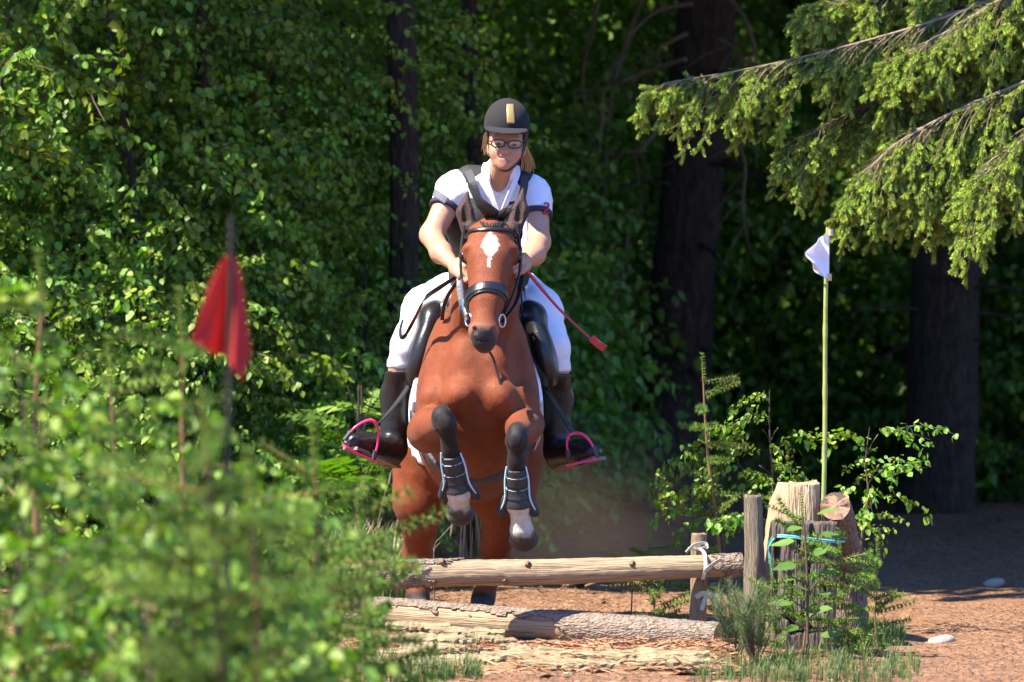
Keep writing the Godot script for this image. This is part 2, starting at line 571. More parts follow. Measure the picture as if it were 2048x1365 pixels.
func make_forest() -> void:
	var r := RandomNumberGenerator.new()
	r.seed = 5
	# --- two big spruces whose trunks stand behind the jump
	var specs := [
		{"label": "thick dark spruce trunk leaning slightly, standing behind the rider's crop", "pts": [pt(1345, 1030, -12.5), pt(1352, 900, -12.5), pt(1372, 500, -12.5), pt(1412, 0, -12.5), pt(1440, -900, -12.5), pt(1460, -4000, -12.5)], "rads": [0.30, 0.215, 0.20, 0.175, 0.16, 0.07], "seed": 61, "low": 9.0, "rad": 2.2},
		{"label": "thick dark upright spruce trunk with flared foot beside the white flag", "pts": [pt(1868, 1050, -12), pt(1876, 930, -12), pt(1896, 500, -12), pt(1912, 0, -12), pt(1920, -900, -12), pt(1930, -4000, -12)], "rads": [0.30, 0.225, 0.21, 0.20, 0.17, 0.07], "seed": 62, "low": 8.0, "rad": 2.6},
	]
	for s in specs:
		var foot := Vector3(s.pts[0].x, 0, s.pts[0].z)
		var t := thing("spruce_tree", s.label, "tree", "", foot)
		var loc := []
		for p in s.pts: loc.append(p - foot)
		loc[0].y = -0.15
		var mb := MB.new()
		bare_trunk(mb, loc, s.rads)
		r.seed = s.seed
		# short dead branch stubs low on the trunk
		for k in 26:
			var f := r.randf_range(0.06, 0.24)
			var y := f * 14.0
			var a := r.randf() * TAU
			var stem: Vector3 = loc[1].lerp(loc[3], clampf((y - 0.3) / 2.6, 0, 1))
			stem.y = y
			var d := Vector3(cos(a), r.randf_range(-0.35, 0.15), sin(a))
			var l := r.randf_range(0.15, 0.9)
			tube(mb, [stem, stem + d * l * 0.5, stem + d * l + Vector3(0, -0.12 * l, 0)], [0.018, 0.012, 0.004], 5, 0.0, false)
		part("trunk", mb.mesh(M.bark), t)
		var xf := []
		var cc := []
		for k in (1800 if s.seed == 61 else 3200):
			var f := pow(r.randf(), 1.2)
			var y := lerpf(s.low, 17.0, f)
			var a := r.randf() * TAU
			var rr := (float(s.rad) * (1.0 - f) + 0.3) * sqrt(r.randf())
			var q := Vector3(cos(a) * rr + loc[4].x, y - rr * 0.22, sin(a) * rr)
			xf.append(Transform3D(turn_to(Vector3(cos(a), r.randf_range(-0.6, 0.1), sin(a)), r.randf_range(-0.5, 0.5), r.randf_range(1.0, 1.7)), q))
			var b := r.randf_range(0.8, 1.2)
			cc.append(Color(b, b, b))
		multi("crown", TW.bigspray[0], xf, cc, t)
	# --- tall trees that close the wood behind and above
	var tall := [[-0.60, -6.6, 13.0, 0.072, 8.5, 1.6], [-7.6, -14.5, 15.0, 0.15, 5.4, 3.4], [-10.5, -9.0, 14.0, 0.16, 5.2, 3.0], [2.2, -18.0, 17.0, 0.16, 5.2, 3.8], [5.2, -15.5, 17.0, 0.18, 5.2, 4.2], [6.8, -9.0, 15.0, 0.18, 5.2, 3.8], [-2.6, -18.5, 17.0, 0.16, 5.2, 3.6], [-7.0, -19.0, 17.0, 0.18, 5.2, 4.4], [9.5, -19.0, 17.0, 0.18, 5.2, 4.4], [3.2, -21.5, 18.0, 0.18, 5.2, 4.6], [-1.0, -23.0, 18.0, 0.18, 5.2, 4.6], [-5.0, -25.0, 18.0, 0.18, 5.2, 4.6], [7.0, -25.0, 18.0, 0.18, 5.2, 4.6], [-1.6, -5.6, 9.5, 0.04, 5.8, 1.9], [-0.3, -9.3, 9.5, 0.05, 6.0, 1.5]]
	var k2 := 0
	for a in tall:
		k2 += 1
		var lab := "slender dark trunk rising out of the leaves behind the rider's shoulder" if k2 == 1 else "tall leafy forest tree closing the wood behind the thicket"
		leafy("forest_tree", lab, "tree", "" if k2 == 1 else "tall trees behind the thicket", Vector3(a[0], 0, a[1]), {"seed": 700 + k2, "h": a[2], "tr": a[3], "low": a[4], "wide": a[5], "clumps": 150, "per": 13, "clump_size": 1.5, "scale": 2.6, "twigs": TW.dark, "taper": 0.5, "lean": Vector3(-0.55, 0, 0) if k2 == 1 else Vector3.ZERO})
	# --- birch thicket on the left
	var birches := [[-2.75, -4.6, 2.9], [-2.25, -5.4, 3.05], [-1.75, -5.0, 3.2], [-1.55, -6.2, 2.9], [-2.9, -6.6, 3.05], [-2.1, -7.2, 3.2], [-1.0, -7.4, 3.4], [-3.6, -5.4, 3.05], [-3.4, -8.0, 3.7], [-1.6, -8.6, 3.4], [-2.5, -9.4, 3.55], [-4.4, -7.0, 3.2], [-3.0, -5.9, 2.9], [-2.0, -6.1, 3.05], [-2.45, -4.3, 1.5], [-1.5, -4.5, 1.6], [-0.78, -5.9, 1.55]]
	k2 = 0
	for a in birches:
		k2 += 1
		leafy("birch_sapling", "low bushy birch at the front edge of the thicket beyond the red flag" if a[2] < 2.4 else ("tall young birch deep inside the thicket beyond the red flag" if a[1] < -6.4 else "leafy young birch in the front rows of the thicket beyond the red flag"), "tree", "birches of the thicket", Vector3(a[0], 0, a[1]), {"seed": 800 + k2, "h": a[2], "tr": 0.026, "low": 0.25, "wide": 0.68, "clumps": int(10 + 8 * a[2]), "per": 11, "clump_size": 0.42, "twigs": TW.birch, "taper": 0.35, "lean": Vector3(r.randf_range(-0.5, 0.5), 0, r.randf_range(-0.2, 0.4)), "bark": M.bark, "scale": r.randf_range(0.75, 1.05)})
	# --- leafy shrubs in the middle distance
	var shrubs := [[-0.51, -9.4, 1.5], [-0.36, -9.7, 1.3], [-0.75, -10.0, 2.0], [-0.36, -10.4, 2.0], [-0.11, -10.8, 1.7], [-0.56, -11.0, 2.5], [-1.1, -11.2, 2.8], [-0.31, -11.7, 2.6], [-0.9, -12.2, 3.3], [-0.46, -12.5, 3.3], [0.3, -13.2, 3.4], [0.1, -14.2, 4.0], [-1.7, -11.5, 3.0], [1.75, -14.6, 1.9], [2.25, -15.2, 2.5], [2.75, -14.2, 1.7], [1.9, -16.4, 3.4], [2.9, -16.2, 3.2], [3.35, -13.6, 1.7], [3.75, -14.4, 2.6], [4.1, -13.2, 2.0], [3.6, -16.5, 3.6], [0.95, -15.6, 3.4], [-3.4, -12.0, 3.4], [-2.6, -13.5, 3.6]]
	k2 = 0
	for a in shrubs:
		k2 += 1
		var where_shrub := "low broad-leaved shrub beyond the flared spruce trunk and the white flag" if a[0] > 3.2 else ("broad-leaved shrub in the gap between the two thick spruce trunks" if a[0] > 0.9 else "broad-leaved green shrub in the wood directly behind the rider")
		leafy("leafy_shrub", where_shrub, "shrub", "shrubs under the tall trees", Vector3(a[0], 0, a[1]), {"seed": 900 + k2, "h": a[2], "tr": 0.03, "low": 0.2, "wide": 0.62, "clumps": int(12 + 8 * a[2]), "per": 11, "clump_size": 0.46, "twigs": TW.broad, "taper": 0.3, "scale": r.randf_range(0.75, 1.3)})
	# --- far wood, one mass
	var xf := []
	var cc := []
	r.seed = 31
	for k in 14000:
		var q := Vector3(r.randf_range(-14, 14), r.randf_range(0.0, 7.0), r.randf_range(-34, -27))
		xf.append(Transform3D(turn_to(Vector3(r.randf_range(-1, 1), r.randf_range(-1, 0.4), r.randf_range(-0.5, 1)), r.randf() * 2, r.randf_range(1.6, 3.0)), q))
		var b := r.randf_range(0.7, 1.3)
		cc.append(Color(b, b, b))
	tag(multi("far_wood", TW.dark[0], xf, cc, self), "dark mass of far woodland leaves seen between the trunks", "woodland", "", "stuff")

# ---------------------------------------------------------------- the jump
# bark that covers a log only in part, as a shell with a broken edge; cover(t, angle) > 0 where bark is left
func bark_shell(path: Array, radii: Array, th: float, bites: Array, keep: Array, material: Material, seedv: int) -> ArrayMesh:
	var mb := MB.new()
	var nt := path.size() - 1
	var na := 64
	var on := []
	for k in nt:
		var row := []
		for s in na:
			var a := TAU * (s + 0.5) / na
			var t := (k + 0.5) / nt
			var e := 0.16 * noise.get_noise_2d(t * 1300.0 + seedv * 50.0, a * 120.0) + 0.05 * noise.get_noise_2d(t * 5200.0, a * 500.0 + seedv)
			var yes := keep.is_empty()
			for q in keep:   # [t0, t1, a0, a1]
				if t + e * 0.3 > q[0] and t + e * 0.3 < q[1] and angle_in(a + e * 3.0, q[2], q[3]): yes = true
			for q in bites:
				if t + e * 0.3 > q[0] and t + e * 0.3 < q[1] and angle_in(a + e * 3.0, q[2], q[3]): yes = false
			row.append(yes)
		on.append(row)
	var ring := func(k: int, s: int, up: float) -> Vector3:
		var tt: Vector3 = (path[mini(k + 1, nt)] - path[maxi(k - 1, 0)]).normalized()
		# angle 0 faces the viewer (+z), growing upwards
		var f := (Vector3(0, 0, 1) - tt * tt.z).normalized()
		var u := f.cross(tt).normalized() * -1.0
		if u.y < 0: u = -u
		var a := TAU * s / na
		var dir := f * cos(a) + u * sin(a)
		var p: Vector3 = path[k] + dir * radii[k]
		var rr: float = radii[k] + up * (1.0 + 0.5 * noise.get_noise_3d(p.x * 3000.0, p.y * 3000.0, p.z * 3000.0)) + (0.004 * noise.get_noise_3d(p.x * 700.0, p.y * 700.0, p.z * 700.0) if up > 0 else -0.002)
		return path[k] + dir * rr
	for k in nt:
		for s in na:
			if not on[k][s]: continue
			var a0: Vector3 = ring.call(k, s, th); var a1: Vector3 = ring.call(k, s + 1, th)
			var b0: Vector3 = ring.call(k + 1, s, th); var b1: Vector3 = ring.call(k + 1, s + 1, th)
			mb.fquad(a0, b0, b1, a1)
			if k == 0 or not on[k - 1][s]: mb.fquad(ring.call(k, s, 0.0), a0, a1, ring.call(k, s + 1, 0.0))
			if k == nt - 1 or not on[k + 1][s]: mb.fquad(b0, ring.call(k + 1, s, 0.0), ring.call(k + 1, s + 1, 0.0), b1)
			if not on[k][(s + na - 1) % na]: mb.fquad(ring.call(k, s, 0.0), ring.call(k + 1, s, 0.0), b0, a0)
			if not on[k][(s + 1) % na]: mb.fquad(a1, b1, ring.call(k + 1, s + 1, 0.0), ring.call(k, s + 1, 0.0))
	return mb.mesh(material)

func angle_in(a: float, a0: float, a1: float) -> bool:
	var x := fposmod(a - a0, TAU)
	return x < a1 - a0

func ribbon(pts: Array, w: float, material: Material, parent: Node, called: String, side := Vector3(0.3, 0.9, 0.3)) -> void:
	part(called, strap_mesh(pts, side, w, 0.0025, material, 16), parent)

# upright timber with a rough outline: stacked cross-sections, split face towards the viewer
func timber(c: Array, w: Array, d: Array, material: Material, seedv: int, sides := 26, square := 3.0, jag := 0.0) -> ArrayMesh:
	var mb := MB.new()
	var rows := 44
	var pts := curve(c, rows)
	var ws := ramp(w, rows + 1)
	var ds := ramp(d, rows + 1)
	for k in rows + 1:
		for s in sides + 1:
			var a := TAU * s / sides
			var x := signf(cos(a)) * pow(absf(cos(a)), 2.0 / square)
			var z := signf(sin(a)) * pow(absf(sin(a)), 2.0 / square)
			var g := noise.get_noise_2d(cos(a) * 900.0 + seedv * 37.0, sin(a) * 900.0 + k * 4.0)
			var g2 := noise.get_noise_2d(cos(a) * 2600.0 + seedv * 11.0, sin(a) * 2600.0 + k * 6.0)
			var e := 1.0 + 0.10 * g + 0.09 * g2
			var y: float = 0.0
			if k == rows: y = jag * (noise.get_noise_2d(x * 500.0 + seedv, z * 500.0) + 0.7 * noise.get_noise_2d(x * 1900.0, z * 1900.0 + seedv))
			mb.vert(pts[k] + Vector3(x * ws[k] * e, y, z * ds[k] * e), Vector3.UP, Vector2(float(s) / sides * 1.5, k * 0.02))
	for k in rows:
		for s in sides:
			var i := k * (sides + 1) + s
			mb.quad(i, i + sides + 1, i + sides + 2, i + 1)
	var top := mb.vert(pts[rows] + Vector3(0, jag * 0.1, 0), Vector3.UP, Vector2(0.5, 0.9))
	for s in sides:
		var i := rows * (sides + 1) + s
		mb.tri(top, i + 1, i)
	mb.smooth()
	return mb.mesh(material)

func make_fence() -> void:
	var r := RandomNumberGenerator.new()
	r.seed = 55
	# ---- top rail
	var t := thing("jump_rail", "peeled pale log rail tied across the stakes as top bar of the jump", "log rail")
	var p := curve([pt(640, 1156, -0.05), pt(860, 1148, 0.0), pt(1090, 1145, 0.0), pt(1300, 1138, 0.0), pt(1486, 1131, -0.02)], 200)
	var rad := ramp([0.056, 0.055, 0.053, 0.049, 0.043], 201)
	var mb := MB.new()
	tube(mb, p, rad, 30, 0.05, true, 1.0)
	mb.smooth()
	part("wood", mb.mesh(M.peeled), t)
	part("bark", bark_shell(p, rad, 0.006, [], [[0.15, 0.235, -1.3, 1.9], [0.22, 0.31, 0.9, 2.2], [0.0, 0.16, 0.7, 2.6]], M.bark_shell, 12), t)
	part("bark", bark_shell(p, rad, 0.006, [], [[0.92, 1.0, -3.0, 3.2]], M.bark_shell, 14), t)
	var knot_wood := mat(lin(0.20, 0.12, 0.06), 0.8)
	for k in [[1055, 1130], [1265, 1129], [885, 1125], [1010, 1162], [868, 1164]]:
		var q := pt(k[0], k[1], 0.046)
		var kn := MB.new()
		tube(kn, [q - Vector3(0, 0.004, 0.016), q + Vector3(0, 0.001, 0.002), q + Vector3(0, 0.002, 0.005), q + Vector3(0, 0.002, 0.003)], [0.018, 0.013, 0.008, 0.004], 12, 0.35)
		part("knot", kn.mesh(knot_wood), t)
	# ---- lower log
	t = thing("lower_log", "grey barked log with a stripped pale patch lying under the top rail", "log")
	p = curve([pt(660, 1222, -0.50), pt(800, 1231, -0.40), pt(1000, 1246, -0.20), pt(1200, 1260, 0.02), pt(1440, 1278, 0.24)], 200)
	rad = ramp([0.062, 0.062, 0.060, 0.060, 0.058], 201)
	mb = MB.new()
	tube(mb, p, rad, 28, 0.05, true, 1.0)
	mb.smooth()
	part("wood", mb.mesh(M.peeled), t)
	part("bark", bark_shell(p, rad, 0.007, [[0.225, 0.665, -1.5, 0.62], [0.20, 0.225, -0.8, 0.3]], [], M.bark_shell, 40), t)
	# ---- rotten log in front
	t = thing("rotten_log", "crumbling rotten log of orange fibres and broken pale slabs before the jump", "rotten log")
	mb = MB.new()
	var nx := 120
	var nz := 40
	for j in nz + 1:
		for i in nx + 1:
			var u := float(i) / nx
			var w := float(j) / nz
			var x := lerpf(-0.95, 0.88, u)
			var z := lerpf(0.35, 1.75, w) + 0.10 * sin(u * 5.0)
			var hh := 0.075 * sin(PI * clampf(w * 1.02, 0, 1)) * (0.75 + 0.5 * noise.get_noise_2d(x * 60.0, 5.0)) * smoothstep(0.0, 0.08, u) * smoothstep(1.0, 0.9, u)
			hh += (0.030 * noise.get_noise_2d(x * 90.0, z * 900.0) + 0.018 * noise.get_noise_2d(x * 350.0, z * 2600.0)) * smoothstep(0.0, 0.15, w)
			mb.vert(Vector3(x, maxf(hh, -0.03) - 0.01, z), Vector3.UP, Vector2(x, z))
	for j in nz:
		for i in nx:
			var a := j * (nx + 1) + i
			mb.quad(a, a + nx + 1, a + nx + 2, a + 1)
	mb.smooth()
	part("core", mb.mesh(M.rot), t)
	var slabs := [[770, 900, 1279, 0.75, 0.016, 0.10, 0.02], [850, 1010, 1288, 0.85, 0.014, 0.09, 0.06], [770, 960, 1306, 1.0, 0.02, 0.12, 0.0], [800, 930, 1322, 1.15, 0.016, 0.10, 0.03], [930, 1035, 1300, 1.0, 0.012, 0.07, 0.10], [760, 860, 1335, 1.3, 0.02, 0.10, -0.03], [960, 1200, 1338, 1.35, 0.016, 0.14, 0.01], [1150, 1420, 1340, 1.4, 0.016, 0.12, -0.02], [1000, 1090, 1322, 1.2, 0.012, 0.06, 0.08], [880, 1000, 1346, 1.5, 0.015, 0.10, 0.02], [1240, 1420, 1352, 1.55, 0.014, 0.10, 0.0], [1040, 1240, 1356, 1.6, 0.014, 0.10, 0.02], [780, 900, 1352, 1.6, 0.016, 0.10, 0.04]]
	for s in slabs:
		var a := pt(s[0], s[2], s[3]) + Vector3(0, 0.06, 0)
		var b := pt(s[1], s[2] + 120.0 * s[6], s[3]) + Vector3(0, 0.06, 0)
		var sb := MB.new()
		var n := 22
		var tops := []
		var lows := []
		for k in n + 1:
			var f := float(k) / n
			var c := a.lerp(b, f) + Vector3(0, 0.006 * noise.get_noise_1d(k * 60.0 + s[0]), 0)
			var w: float = s[5] * (0.55 + 0.45 * noise.get_noise_1d(k * 55.0 + s[2] * 3.0)) * (0.25 + 0.75 * sin(PI * clampf(f, 0.06, 0.94)))
			var tilt: float = 0.5 + 0.3 * noise.get_noise_1d(k * 20.0 + s[1])
			tops.append([c + Vector3(0, w * tilt * 0.5, -w * 0.5), c + Vector3(0, -w * tilt * 0.4, w * 0.5)])
			lows.append([tops[k][0] - Vector3(0, s[4], 0), tops[k][1] - Vector3(0, s[4], 0)])
		for k in n:
			sb.fquad(tops[k][0], tops[k][1], tops[k + 1][1], tops[k + 1][0])
			sb.fquad(tops[k][1], lows[k][1], lows[k + 1][1], tops[k + 1][1])
			sb.fquad(lows[k][0], tops[k][0], tops[k + 1][0], lows[k + 1][0])
			sb.fquad(lows[k][1], lows[k][0], lows[k + 1][0], lows[k + 1][1])
		sb.fquad(tops[0][0], lows[0][0], lows[0][1], tops[0][1])
		sb.fquad(tops[n][1], lows[n][1], lows[n][0], tops[n][0])
		part("slab", sb.mesh(M.rot_plank), t)
	# loose fibres
	mb = MB.new()
	mb.flat = true
	mb.fquad(Vector3(-0.5, 0, -0.03), Vector3(-0.5, 0.0, 0.03), Vector3(0.0, 0.10, 0.04), Vector3(0.0, 0.10, -0.04))
	mb.fquad(Vector3(0.0, 0.10, -0.04), Vector3(0.0, 0.10, 0.04), Vector3(0.5, 0.02, 0.02), Vector3(0.5, 0.02, -0.02))
	mb.fquad(Vector3(-0.5, 0, 0.03), Vector3(-0.4, -0.05, 0.0), Vector3(0.4, -0.02, 0.0), Vector3(0.0, 0.10, 0.04))
	var fib := mb.mesh(M.chip)
	var xf := []
	var cc := []
	for k in 4200:
		var x := r.randf_range(-0.9, 0.86)
		if x < 0.0 and r.randf() < 0.75: continue
		var z := r.randf_range(0.5, 1.75)
		if z > 1.2 and r.randf() < 0.65: continue
		var sz := r.randf_range(0.02, 0.075)
		var hh := 0.075 * sin(PI * clampf((z - 0.35) / 1.4, 0, 1)) * (0.75 + 0.5 * noise.get_noise_2d(x * 60.0, 5.0))
		var b := Basis(Vector3.UP, r.randfn(0, 0.5) + (PI if r.randf() < 0.5 else 0.0)) * Basis(Vector3(0, 0, 1), r.randfn(0, 0.25)) * Basis(Vector3.RIGHT, r.randf_range(-1.0, 1.0))
		xf.append(Transform3D(b.scaled_local(Vector3(sz, sz * 0.7, sz * r.randf_range(0.6, 1.6))), Vector3(x, hh + r.randf_range(0.0, 0.022), z)))
		var tn := r.randf_range(0.6, 1.3)
		var dark := r.randf()
		cc.append(Color(0.36 * tn, lerpf(0.22, 0.15, dark) * tn, lerpf(0.115, 0.063, dark) * tn))
	tag(multi("fibre", fib, xf, cc, t), "", "", "", "stuff")
	# ---- stakes and posts
	t = thing("tie_stake", "short pale round stake with the top rail tied to it", "stake")
	part("wood", timber([pt(1396, 1262, -0.10), pt(1398, 1160, -0.10), pt(1399, 1068, -0.10)], [0.036, 0.034, 0.032], [0.036, 0.034, 0.032], M.peeled, 3, 20, 2.0, 0.004), t)
	var rb := mat(lin(0.42, 0.44, 0.36), 0.7)
	var tie := thing("pale_twine", "pale green-white twine knotted round the rail and short stake", "twine")
	ribbon([pt(1372, 1106, -0.05), pt(1390, 1090, -0.06), pt(1412, 1088, -0.06), pt(1416, 1098, -0.05)], 0.012, rb, tie, "loop")
	ribbon([pt(1376, 1098, -0.055), pt(1396, 1100, -0.058), pt(1415, 1094, -0.055)], 0.010, rb, tie, "loop")
	ribbon([pt(1400, 1098, -0.05), pt(1410, 1110, 0.04), pt(1411, 1140, 0.056), pt(1406, 1160, 0.04)], 0.014, rb, tie, "loop", Vector3(1, 0, 0.2))
	ribbon([pt(1410, 1145, 0.056), pt(1424, 1132, 0.062), pt(1440, 1122, 0.06), pt(1448, 1126, 0.055)], 0.016, rb, tie, "end")
	ribbon([pt(1392, 1196, -0.055), pt(1408, 1188, -0.05), pt(1432, 1194, -0.05), pt(1440, 1202, -0.045)], 0.022, rb, tie, "bow")
	ribbon([pt(1414, 1192, -0.05), pt(1408, 1208, -0.045), pt(1404, 1222, -0.04)], 0.018, rb, tie, "bow", Vector3(1, 0.3, 0.2))
	ribbon([pt(1420, 1192, -0.05), pt(1426, 1206, -0.045), pt(1438, 1216, -0.04)], 0.014, rb, tie, "bow", Vector3(1, 0.3, 0.2))
	t = thing("round_post", "weathered grey round post standing left of the split timber", "post")
	part("wood", timber([pt(1508, 1282, 0.16), pt(1510, 1150, 0.14), pt(1506, 992, 0.12)], [0.045, 0.042, 0.036], [0.045, 0.042, 0.036], M.old_wood, 7, 22, 2.0, 0.012), t)
	t = thing("split_timber", "tall pale split half-log with rounded top and long cracks beside the dark sleeper", "split log")
	part("wood", timber([pt(1588, 1285, 0.02), pt(1582, 1150, 0.02), pt(1588, 1040, 0.0), pt(1598, 968, -0.02)], [0.115, 0.118, 0.108, 0.085], [0.09, 0.09, 0.085, 0.06], M.pale_split, 13, 40, 2.6, 0.018), t)
	t = thing("sleeper", "dark weathered upright sleeper with cracks and a hole, bound with turquoise twine", "sleeper")
	var blk := Body.new()
	blk.box(pt(1609, 1180, 0.34), Vector3(0.128, 0.272, 0.080), 0, Vector3(0, 0, -0.01))
	var gaps := Body.new()
	for q in [[1636, 1101, 0.018, 0.012], [1556, 1104, 0.014, 0.055], [1553, 1175, 0.020, 0.085], [1600, 1062, 0.006, 0.07], [1630, 1054, 0.005, 0.06], [1586, 1200, 0.005, 0.11], [1618, 1160, 0.005, 0.13], [1652, 1180, 0.005, 0.09], [1600, 1262, 0.075, 0.007], [1590, 1235, 0.05, 0.006]]:
		gaps.ell(pt(q[0], q[1], 0.42), Vector3(q[2], q[3], 0.055))
	part("block", skin_mesh(M.sleeper, blk, 0.0058, 0.0, null, gaps, 0, 4), t)
	t = thing("leaning_log", "short round log with a cracked sawn end leaning behind the sleeper", "log")
	var top := pt(1672, 1014, 0.10)
	var ax := Vector3(-0.14, 0.42, 0.90).normalized()
	mb = MB.new()
	tube(mb, curve([Vector3(top.x + 0.10, -0.05, top.z - 0.42), Vector3(top.x + 0.07, 0.30, top.z - 0.36), top - ax * 0.14, top], 20), ramp([0.072, 0.068, 0.066, 0.062], 21), 24, 0.08, true, 1.0)
	mb.smooth()
	part("bark", mb.mesh(M.log_bark), t)
	mb = MB.new()
	var fb := frame_of(ax)
	var mid := mb.vert(top + ax * 0.004, ax)
	var rings := 7
	for j in rings:
		for s in 33:
			var a := TAU * s / 32
			var rr := 0.061 * (j + 1) / rings
			var crackd := -0.014 * smoothstep(0.75, 0.98, cos(a * 5.0 + 1.3 * sin(a * 2.0))) * float(j) / rings
			mb.vert(top + (fb.x * cos(a) + fb.y * sin(a)) * rr + ax * (0.004 + crackd + 0.006 * noise.get_noise_2d(rr * 22000.0, a * 160.0)), ax)
	for j in rings:
		for s in 32:
			if j == 0: mb.tri(mid, mid + 1 + s, mid + 2 + s)
			else:
				var i := mid + 1 + (j - 1) * 33 + s
				mb.quad(i, i + 33, i + 34, i + 1)
	mb.smooth()
	part("sawn_end", mb.mesh(textured([lin(0.13, 0.065, 0.036), lin(0.26, 0.15, 0.09), lin(0.34, 0.21, 0.13)], 0.012, Vector3(2, 2, 2), 0.9, 37)), t)
	# turquoise twine
	t = thing("turquoise_twine", "turquoise twine tied round the split timber and dark sleeper", "twine")
	var tq := mat(lin(0.10, 0.42, 0.40), 0.6)
	for k in 2:
		part("strand", tube_mesh(curve([pt(1536, 1096 + k * 3, 0.0), pt(1541, 1084 + k * 4, 0.20), pt(1552, 1072 + k * 4, 0.40), pt(1590, 1074 + k * 3, 0.438), pt(1640, 1080 + k * 3, 0.438), pt(1678, 1084 + k * 2, 0.40), pt(1690, 1084, 0.25)], 24), ramp([0.004, 0.0045, 0.004], 25), tq, 6, 0.0), t)
	for k in 3:
		part("loose_end", tube_mesh(curve([pt(1553, 1074, 0.41), pt(1544 - k * 3, 1088 + k * 4, 0.40), pt(1538 + k * 2, 1104 + k * 5, 0.39), pt(1540 + k * 3, 1130 + k * 14, 0.38)], 12), ramp([0.003, 0.003, 0.002], 13), tq, 5), t)

func make_flags() -> void:
	# white flag on a bamboo cane
	var cane := thing("bamboo_cane", "tall green bamboo cane standing behind the split timber carrying a white flag", "cane")
	M.bamboo = textured([lin(0.20, 0.27, 0.06), lin(0.30, 0.36, 0.09), lin(0.36, 0.36, 0.13)], 0.02, Vector3(3, 1, 3), 0.45, 61)
	var a := pt(1632, 1280, -0.35)
	var b := pt(1662, 455, -0.30)
	var pts := []
	var rads := []
	for k in 41:
		var f := k / 40.0
		pts.append(a.lerp(b, f) + Vector3(0.012 * sin(f * 5.0), 0, 0))
		rads.append(lerpf(0.0105, 0.0085, f) * (1.22 if k % 6 == 0 else 1.0))
	part("culm", tube_mesh(pts, rads, M.bamboo, 12), cane)
	var bandm := mat(lin(0.50, 0.42, 0.22), 0.6)
	for v in [465, 555]:
		var c := pt(1661 - (v - 465) * 0.035, v, -0.30)
		part("tape", tube_mesh([c - Vector3(0, 0.014, 0), c + Vector3(0, 0.014, 0)], [0.0125, 0.0125], bandm, 12), cane)
	M.flag_white = mat(lin(0.80, 0.79, 0.83), 0.85, {"backlight_enabled": true, "backlight": Color(0.5, 0.5, 0.5)})
	M.flag_red = mat(lin(0.33, 0.011, 0.009), 0.8, {"backlight_enabled": true, "backlight": Color(0.5, 0.08, 0.06)})
	var mb := MB.new()
	var nx := 26
	var ny := 26
	for j in ny + 1:
		for i in nx + 1:
			var u := float(i) / nx
			var w := float(j) / ny
			var x := lerpf(1659, 1659 - 42 * sin(PI * (0.16 + 0.80 * w)) - 2, sin(u * 1.35) / sin(1.35))
			var y := lerpf(467, 556, w) + u * (10 * (0.5 - w) + 6)
			var fold := 0.030 * sin(u * 7.0 + w * 5.0) * u + 0.016 * sin(w * 16.0 + u * 5.0) * u + 0.04 * u * u
			mb.vert(pt(x + 5 * u * sin(w * 13.0), y, -0.29 + fold), Vector3.BACK)
	for j in ny:
		for i in nx:
			var k := j * (nx + 1) + i
			mb.quad(k, k + 1, k + nx + 2, k + nx + 1)
	mb.smooth()
	tag(part("white_flag", mb.mesh(M.flag_white), self), "small crumpled white flag fastened near the top of the bamboo cane", "flag")
	# red flag on a dark pole, close to the camera
	var pole := thing("flag_pole", "slim dark pole among the near saplings carrying the red flag", "pole")
	part("shaft", tube_mesh([pt(449, 2080, 10.3), pt(452, 1300, 10.3), pt(458, 760, 10.3), pt(463, 430, 10.3)], [0.0065, 0.0065, 0.0065, 0.006], mat(lin(0.014, 0.013, 0.010), 0.9), 12), pole)
	mb = MB.new()
	for j in ny + 1:
		for i in nx + 1:
			var u := float(i) / nx          # left tip -> pole -> right fold
			var w := float(j) / ny
			var topy := 505.0 + absf(u - 0.62) * 10.0
			var left := lerpf(452, 378, pow(w, 0.75))
			var right := lerpf(466, 502, pow(w, 0.55))
			var low := lerpf(684, 712, smoothstep(0.0, 0.5, u)) + 50.0 * smoothstep(0.55, 0.85, u) * smoothstep(1.0, 0.85, u)
			var x := lerpf(left, right, u)
			var y := lerpf(topy, low, w)
			var fold := 0.028 * sin(u * 9.0 + 0.6) * w + 0.012 * sin(u * 17.0 + w * 3.0) * w - 0.03 * u
			mb.vert(pt(x, y, 10.309 + fold), Vector3.BACK)
	for j in ny:
		for i in nx:
			var k := j * (nx + 1) + i
			mb.quad(k, k + 1, k + nx + 2, k + nx + 1)
	mb.smooth()
	tag(part("red_flag", mb.mesh(M.flag_red), self), "limp red flag hanging on the dark pole among saplings", "flag")

